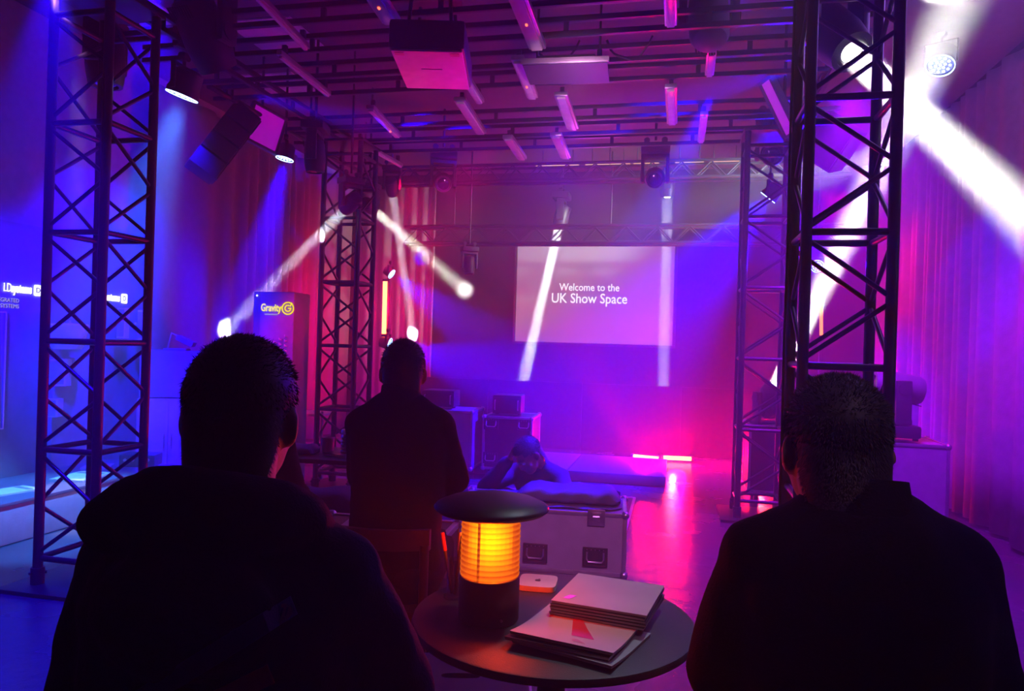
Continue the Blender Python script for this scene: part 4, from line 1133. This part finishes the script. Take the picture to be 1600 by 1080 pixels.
def person(label, head_at, rz, seat, cfg):
    """a seated figure; local +Y is forward, z = 0 the floor; head_at = where the middle of the head is"""
    lean = cfg.get('lean', .12); sw = cfg.get('sw', .19); drop = cfg.get('drop', .55); bulk = cfg.get('bulk', 1.0)
    piv = Vector((0, 0, seat + .08))
    L = Matrix.Translation(piv) @ Matrix.Rotation(-lean, 4, 'X') @ Matrix.Translation(-piv)
    up = lambda *v: (L @ Vector(v))
    sit = cfg.get('sit', .93)
    hc = up(0, .02, seat + sit - .118) + Vector(cfg.get('head_shift', (0, 0, 0)))
    yaw, pitch, roll = cfg.get('head', (0, 0, 0))
    HR = (Matrix.Rotation(yaw, 4, 'Z') @ Matrix.Rotation(pitch, 4, 'X') @ Matrix.Rotation(roll, 4, 'Y')).to_3x3()
    hl = lambda *v: hc + HR @ Vector(v)
    z_sh = seat + drop
    neck = up(0, -.025, z_sh + .075)
    root = thing('person', label, 'person', (0, 0, 0), rz)
    hw = Matrix.Rotation(rz, 3, 'Z') @ hc
    root.location = (head_at.x - hw.x, head_at.y - hw.y, 0)
    k_ = cfg.get('knees', [(-.12, .44, seat + .06), (.12, .44, seat + .06)]); a_ = cfg.get('ankles', [(-.12, .46, .09), (.12, .46, .09)])
    el, wr = cfg['elbows'], cfg['wrists']
    shs = [up(s * sw, 0, z_sh) for s in (-1, 1)]
    def torso(b, inf, z0=None, belly=0.0):
        rings = []
        H = z_sh - seat
        for (f, w, d, y) in ((-.04, .155, .115, 0), (.04, .178, .135, 0), (.25, .172, .13, .0), (.48, .165, .12, .0), (.72, .182, .125, .005), (.92, .19, .118, -.005), (1.02, .172, .10, -.012), (1.09, .11, .08, -.02), (1.16, .066, .066, -.022)):
            if z0 is not None and seat + f * H < z0: continue
            w = w * bulk + inf; d = d * bulk + inf + (belly if .05 < f < .6 else 0)
            z = seat + f * H
            rings.append([up(px, py + y, z) for px, py in rounded(w, d, 28, 2.5)])
        b.loft(rings)
        for s, sh in zip((-1, 1), shs): chain(b, [up(s * .035, -.022, z_sh + .075), up(s * sw * .62, -.012, z_sh + .03), sh], [.05 + inf * .6, .05 + inf, .058 * bulk + inf])
    # the body: one continuous skin
    b = MB()
    b.ell(hl(0, -.014, .032), (.075, .097, .087), HR, 20, 14); b.ell(hl(0, .03, -.035), (.061, .07, .082), HR, 18, 12)
    b.ell(hl(0, .052, -.088), (.040, .040, .030), HR, 14, 8); b.ell(hl(0, .101, -.022), (.013, .019, .025), HR, 12, 8)
    b.ell(hl(0, .074, .018), (.050, .022, .013), HR, 14, 8); b.ell(hl(0, .090, -.060), (.023, .012, .008), HR, 12, 6)
    for s in (-1, 1):
        er = HR @ Matrix.Rotation(s * R(24), 3, 'Z')
        b.ell(hl(s * .0805, -.012, -.010), (.008, .022, .032), er, 14, 10); b.ell(hl(s * .074, -.002, -.033), (.010, .011, .013), HR, 10, 6)
        b.ell(hl(s * .045, .06, -.03), (.022, .024, .022), HR, 12, 8)
    nk = cfg.get('neck', .058)
    chain(b, [hl(0, -.034, -.005), hl(0, -.034, -.06), (hl(0, -.034, -.1) + neck) / 2, neck], [.072, nk * 1.02, nk, nk * 1.12], 18)
    torso(b, 0)
    for i, s in enumerate((-1, 1)):
        e, w = Vector(el[i]), Vector(wr[i])
        chain(b, [shs[i], shs[i].lerp(e, .45), e], [.050 * bulk, .047 * bulk, .038]); chain(b, [e, e.lerp(w, .3), w], [.038, .041, .027])
        hd = cfg.get('hand_dir', [None, None])[i] or (w - e); hand(b, w, hd, cfg.get('hand_nrm', [(0, 0, 1), (0, 0, 1)])[i], -s)
        hip = Vector((s * .09, 0, seat + .075)); kn, an = Vector(k_[i]), Vector(a_[i])
        chain(b, [hip, hip.lerp(kn, .5), kn], [.080, .072, .054]); chain(b, [kn, kn.lerp(an, .35), an], [.054, .053, .036])
        f = Vector((s * .02, .15, 0)); chain(b, [an, an + Vector((0, .0, -.045)), Vector((an.x, an.y, .035)) + f], [.036, .036, .03])
    body = fuse(b, 'body', M['skin'], .0075, 3, 0, root)
    for s in (-1, 1): MB().ell(hl(s * .031, .083, .004), (.0125, .0105, .0105), u=12, v=8).ell(hl(s * .031, .0915, .004), (.005, .003, .005), u=10, v=6).build('eye', M['eye'], root, True)
    # jacket or shirt
    gm = M[cfg['garment']]; inf = cfg.get('inflate', .018)
    b = MB(); torso(b, inf, belly=cfg.get('belly', 0))
    for i, s in enumerate((-1, 1)):
        e, w = Vector(el[i]), Vector(wr[i]); sh = shs[i]
        if cfg.get('short'):
            h_ = sh.lerp(e, .86); chain(b, [sh, sh.lerp(e, .45), h_], [.060 * bulk + inf * .6, .062 * bulk + inf * .7, .062 * bulk + inf * .6])
        else:
            chain(b, [sh, sh.lerp(e, .5), e], [.055 * bulk + inf, .052 * bulk + inf, .046 + inf]); chain(b, [e, e.lerp(w, .5), e.lerp(w, .93)], [.046 + inf, .044 + inf * .8, .036 + inf * .5])
    c = cfg.get('collar')
    if c == 'hood':
        pts = [up(.12 * math.sin(a), -.035 - .085 * math.cos(a), z_sh + .085 + .030 * math.cos(a)) for a in (R(-130 + 26 * k) for k in range(11))]
        chain(b, pts, [.032 + .026 * math.sin(PI * k / 10) for k in range(11)])
        b.ell(up(0, -.135, z_sh - .02), (.13, .05, .09), u=18, v=10); b.ell(up(-.10, -.08, z_sh + .085), (.085, .055, .045), u=16, v=10)
    jk = fuse(b, 'jacket' if not cfg.get('short') else 'polo_shirt', gm, .010, 5, cfg.get('folds', .014), root)
    if c in ('stand', 'polo'):
        r0, h = (.072, .062) if c == 'stand' else (.070, .050)
        ax = (L.to_3x3() @ Vector((0, .16, 1))).normalized(); x, y, z = frame(neck, neck + ax)
        rot = Matrix((x, y, z)).transposed()
        b = MB().lathe([(r0 + .012, -.04), (r0 + .008, -.015), (r0 + .003, h * .6), (r0 + .001, h), (r0 - .005, h), (r0 - .004, 0), (r0 + .005, -.04)], tuple(neck + z * .012), 36, rot)
        b.build('collar', gm, root, True)
    # trousers and shoes
    b = MB()
    for i, s in enumerate((-1, 1)):
        hip = Vector((s * .09, 0, seat + .075)); kn, an = Vector(k_[i]), Vector(a_[i])
        chain(b, [hip, hip.lerp(kn, .5), kn], [.095, .086, .066]); chain(b, [kn, kn.lerp(an, .5), kn.lerp(an, .97)], [.066, .064, .056])
        b.ell((s * .06, -.02, seat + .075), (.115, .13, .085), u=16, v=10)
    fuse(b, 'trousers', M['trousers'], .013, 4, .012, root)
    for i, s in enumerate((-1, 1)):
        an = Vector(a_[i]); sole = an.z - .085
        b = MB(); b.ell((an.x, an.y + .005, sole + .05), (.044, .055, .05), u=16, v=10); b.ell((an.x + s * .012, an.y + .12, sole + .036), (.046, .10, .036), u=16, v=10); b.box((an.x + s * .006, an.y + .075, sole + .012), (.085, .26, .022), bev=.008)
        b.build('shoe', M['case_black'], root, True)
    # hair: a cap and short strands over it
    hm = M[cfg['hair']]; ln = cfg.get('hair_len', .016); r = random.Random(cfg.get('seed', 1)); b = MB()
    cx = Vector((0, -.014, .032)); rad = Vector((.0785, .1015, .0925)) * (1 + cfg.get('hair_vol', 0))
    def keep(p):
        if p.y > .062 and p.z < .072: return False
        if abs(p.x) > .058 and p.z < -.004 + (.03 if p.y > .0 else 0) and p.y > -.045: return False
        if p.y > .035 and p.z < .04: return False
        return p.z > -.028
    U, V = 44, 30; grid = {}
    for j in range(V + 1):
        for i in range(U):
            a, t_ = 2 * PI * i / U, PI * j / V
            dd = Vector((math.sin(t_) * math.cos(a), math.sin(t_) * math.sin(a), math.cos(t_)))
            p = cx + Vector((dd.x * rad.x, dd.y * rad.y, dd.z * rad.z))
            grid[i, j] = p
    vs = {}
    def vert(i, j):
        i %= U
        if (i, j) not in vs: vs[i, j] = b.bm.verts.new(hl(*grid[i, j]))
        return vs[i, j]
    for j in range(V):
        for i in range(U):
            if keep(sum((grid[(i + di) % U, j + dj] for di in (0, 1) for dj in (0, 1)), Vector()) / 4):
                b._f([vert(i, j), vert(i, j + 1), vert(i + 1, j + 1), vert(i + 1, j)])
    # the nape: a tapered patch from the cap down the back of the neck
    nb = cfg.get('nape_low', -.125); NP = {}
    def nape(f, a):
        rr = .0765 + (nk * 1.05 - .0765) * f
        d_ = Vector((math.cos(a), math.sin(a), 0))
        return Vector((rr * d_.x, -.034 + rr * d_.y, .012 + (nb - .012) * f)), d_
    for j in range(8):
        for i in range(17):
            a = -PI / 2 + R(-80 + 160 * i / 16) * (1 - .42 * (j / 7) ** 2)
            p, _ = nape(j / 7 * (1 - .06 * math.cos(i * 1.9)), a); NP[i, j] = b.bm.verts.new(hl(*p))
    for i in range(16):
        for j in range(7): b._f((NP[i, j], NP[i, j + 1], NP[i + 1, j + 1], NP[i + 1, j]))
    for k in range(cfg.get('strands', 5000) // 2):
        f = r.random(); a = -PI / 2 + R(r.uniform(-84, 84)) * (1 - .42 * f * f); p, dd = nape(f, a)
        g = (dd * .45 + Vector((r.gauss(0, .22), 0, -1))).normalized(); sd = g.cross(dd).normalized() * .001
        b._f([b.bm.verts.new(hl(*(p - dd * .002 + sd))), b.bm.verts.new(hl(*(p - dd * .002 - sd))), b.bm.verts.new(hl(*(p + g * ln * .9 * (1.15 - f))))])
    made = 0; want = cfg.get('strands', 5000); tries = 0
    while made < want and tries < want * 4:
        tries += 1
        a, cz = r.uniform(0, 2 * PI), r.uniform(-1, 1); sz = math.sqrt(1 - cz * cz)
        dd = Vector((sz * math.cos(a), sz * math.sin(a), cz)); p = cx + Vector((dd.x * rad.x, dd.y * rad.y, dd.z * rad.z))
        if not keep(p): continue
        low = max(0, min(1, (.05 - p.z) / .11)); l_ = ln * (1 - .72 * low) * r.uniform(.6, 1.25)
        comb = Vector(cfg.get('comb', (.25, .5, 0))) if p.z > .06 else Vector((0, -.15, -.9))
        g = (dd * cfg.get('stand', .55) + comb + Vector((r.gauss(0, .35), r.gauss(0, .35), r.gauss(0, .25)))).normalized()
        if g.dot(dd) < .12: g = (g + dd * .35).normalized()
        sd = g.cross(Vector((r.gauss(0, 1), r.gauss(0, 1), r.gauss(0, 1)))).normalized() * .0011
        b._f([b.bm.verts.new(hl(*(p - dd * .002 + sd))), b.bm.verts.new(hl(*(p - dd * .002 - sd))), b.bm.verts.new(hl(*(p + g * l_)))])
        made += 1
    b.build('hair', hm, root, True)
    root['_'] = 0; del root['_']
    return root, up, hl, z_sh
# front man, dark hooded top, beside the tower
pl, up, hl, zs = person('dark-haired man in a hooded top with a navy strap, seen from behind', at(381, 640, 1.14), R(9), .45,
    dict(sit=.927, lean=.06, sw=.158, drop=.575, bulk=.98, inflate=.020, head=(R(4), R(-4), 0), garment='jacket', collar='hood', hair='hair_dark', hair_len=.009, hair_vol=.02, nape=-.115, strands=7000, seed=3, neck=.063, stand=.2,
         elbows=[(-.212, .03, .81), (.24, .10, .83)], wrists=[(-.12, .34, .66), (.16, .36, .67)], folds=.02))
# strap across the back with a round badge, red patch beneath
def ribbon(name, pts, wd, m, parent, th=.003):
    b = MB(); V = []
    for i, p in enumerate(pts):
        t_ = (pts[min(i + 1, len(pts) - 1)] - pts[max(i - 1, 0)]).normalized(); s_ = Vector((0, -1, 0)).cross(t_).normalized() * wd / 2
        V.append([b.bm.verts.new(p + s_), b.bm.verts.new(p - s_), b.bm.verts.new(p - s_ + Vector((0, -th, 0))), b.bm.verts.new(p + s_ + Vector((0, -th, 0)))])
    for a, c in zip(V, V[1:]):
        for k in range(4): b._f((a[k], a[(k + 1) % 4], c[(k + 1) % 4], c[k]))
    b._f(V[0][::-1]); b._f(V[-1]); return b.build(name, m, parent, False)
from mathutils.bvhtree import BVHTree
jk_ = [c for c in pl.children if c.name.startswith('jacket')][0]
tree_ = BVHTree.FromPolygons([v.co.copy() for v in jk_.data.vertices], [tuple(p.vertices) for p in jk_.data.polygons])
inv_ = (Matrix.Translation(pl.location) @ Matrix.Rotation(R(9), 4, 'Z')).inverted()
def on_back(px, py, lift=.004):              # where a bearing of the photograph meets the back of the jacket, in the man's own coordinates
    o_, p_ = inv_ @ Vector((0, 0, EYE)), inv_ @ at(px, py, 1.0)
    d_ = (p_ - o_).normalized(); h = tree_.ray_cast(o_, d_)[0]
    return (h if h is not None else o_ + d_) - d_ * lift
sp = [on_back(205 + 255 * k / 12, 1102 - 157 * k / 12) for k in range(13)]
stp = ribbon('navy_strap', sp, .026, M['strap'], pl); stp['label'] = 'navy blue strap slanting across the back'
c_ = on_back(444, 956, .0085); nrm_ = (inv_.to_3x3() @ (Vector((0, 0, EYE)) - at(444, 956, 1.0))).normalized()
brot = nrm_.to_track_quat('Z', 'Y').to_matrix()
MB().prism([(.0105 * math.cos(2 * PI * k / 28), .0105 * math.sin(2 * PI * k / 28)) for k in range(28)], 0, .0015, brot, tuple(c_)).build('badge', M['badge'], stp)
b = MB()
for dx in (-.003, .003): b.box(c_ + brot @ Vector((dx, 0, .002)), (.002, .011, .001), brot @ Matrix.Rotation(R(-14), 3, 'Z'))
b.build('badge_bars', M['strap'], stp)
ribbon('red_patch', [on_back(340 + 84 * k / 4, 1094 - 42 * k / 4) for k in range(5)], .026, M['cover_red'], pl)['label'] = 'faint red patch low on the back'
# grey-haired man
person('grey-haired man in a black short-sleeved polo shirt sitting before the tall front truss', at(1302, 690, 1.24), R(6), .44,
    dict(sit=.902, lean=.05, sw=.150, drop=.60, bulk=.95, inflate=.018, head_shift=(-.032, 0, 0), head=(R(3), R(-3), 0), garment='polo', short=True, collar='polo', hair='hair_grey', hair_len=.009, hair_vol=.01, nape=-.07, strands=11000, stand=.5, seed=8, neck=.065,
         elbows=[(-.20, .07, .80), (.215, .05, .80)], wrists=[(-.17, .33, .64), (.15, .34, .64)], folds=.014, belly=.03))
# man on the wooden chair
person('man in a dark stand-collar jacket sitting on a wooden chair beyond the table', at(630, 582, 2.80), R(12), .46,
    dict(sit=.925, lean=.08, sw=.142, drop=.605, bulk=.88, inflate=.020, head=(R(6), R(-6), 0), garment='jacket', collar='stand', hair='hair_dark', hair_len=.013, hair_vol=.03, strands=3500, seed=5, neck=.064,
         elbows=[(-.135, .08, .87), (.195, .10, .86)], wrists=[(-.20, .36, .86), (.16, .38, .84)], folds=.018))
# crouching man behind the case
person('crouching man in a dark jacket behind the big case, hand raised to his ear', at(825, 728, 5.10), R(166), .03,
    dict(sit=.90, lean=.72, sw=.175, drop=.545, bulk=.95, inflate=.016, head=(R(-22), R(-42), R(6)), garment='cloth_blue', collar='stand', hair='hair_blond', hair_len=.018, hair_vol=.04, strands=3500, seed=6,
         elbows=[(-.30, .42, .30), (.32, .50, .37)], wrists=[(-.16, .62, .22), (.125, .52, .585)], hand_dir=[None, (-.35, -.1, .9)], hand_nrm=[(0, 0, 1), (1, .2, .2)],
         knees=[(-.26, .30, .28), (.26, .30, .28)], ankles=[(-.12, .55, .09), (.12, .55, .09)], folds=.016))
# person mostly hidden behind the front man
person('person in a dark top mostly hidden behind the hooded man, one shoulder showing', at(392, 640, 3.00), R(6), .42,
    dict(sit=.86, lean=.10, sw=.145, drop=.52, bulk=.86, inflate=.018, head=(R(-8), 0, 0), garment='polo', collar='polo', hair='hair_dark', hair_len=.014, strands=1500, seed=11,
         elbows=[(-.18, .06, .76), (.185, .08, .76)], wrists=[(-.14, .34, .66), (.14, .34, .66)], folds=.015))
for p_, lab, bk in ((at(381, 640, 1.14), 'wooden chair under the man in the hooded top', .60), (at(1302, 690, 1.24), 'wooden chair under the grey-haired man', .60),
                    (at(630, 582, 2.80), 'wooden chair with low curved back under the stand-collar man', .715), (at(392, 640, 3.00), 'wooden chair under the hidden person in the dark top', .60)):
    wooden_chair(lab, p_.x, p_.y - .06, R(2), bk)

# ------------------------------------------------------------------ haze filling the hall
hz = bpy.data.materials.new('stage_haze'); hz.use_nodes = True
nt = hz.node_tree; nt.nodes.clear()
o_ = nt.nodes.new('ShaderNodeOutputMaterial'); s_ = nt.nodes.new('ShaderNodeVolumeScatter')
s_.inputs['Density'].default_value = 0.05; s_.inputs['Anisotropy'].default_value = 0.2
nt.links.new(s_.outputs[0], o_.inputs['Volume'])
hazeo = MB().box(((XL + XR) / 2, (YB + YF) / 2, ZC / 2), (XR - XL - .01, YB - YF - .01, ZC - .02)).build('haze', hz, smooth=False)
tag(hazeo, 'thin stage haze filling the whole hall', 'haze', kind='stuff')
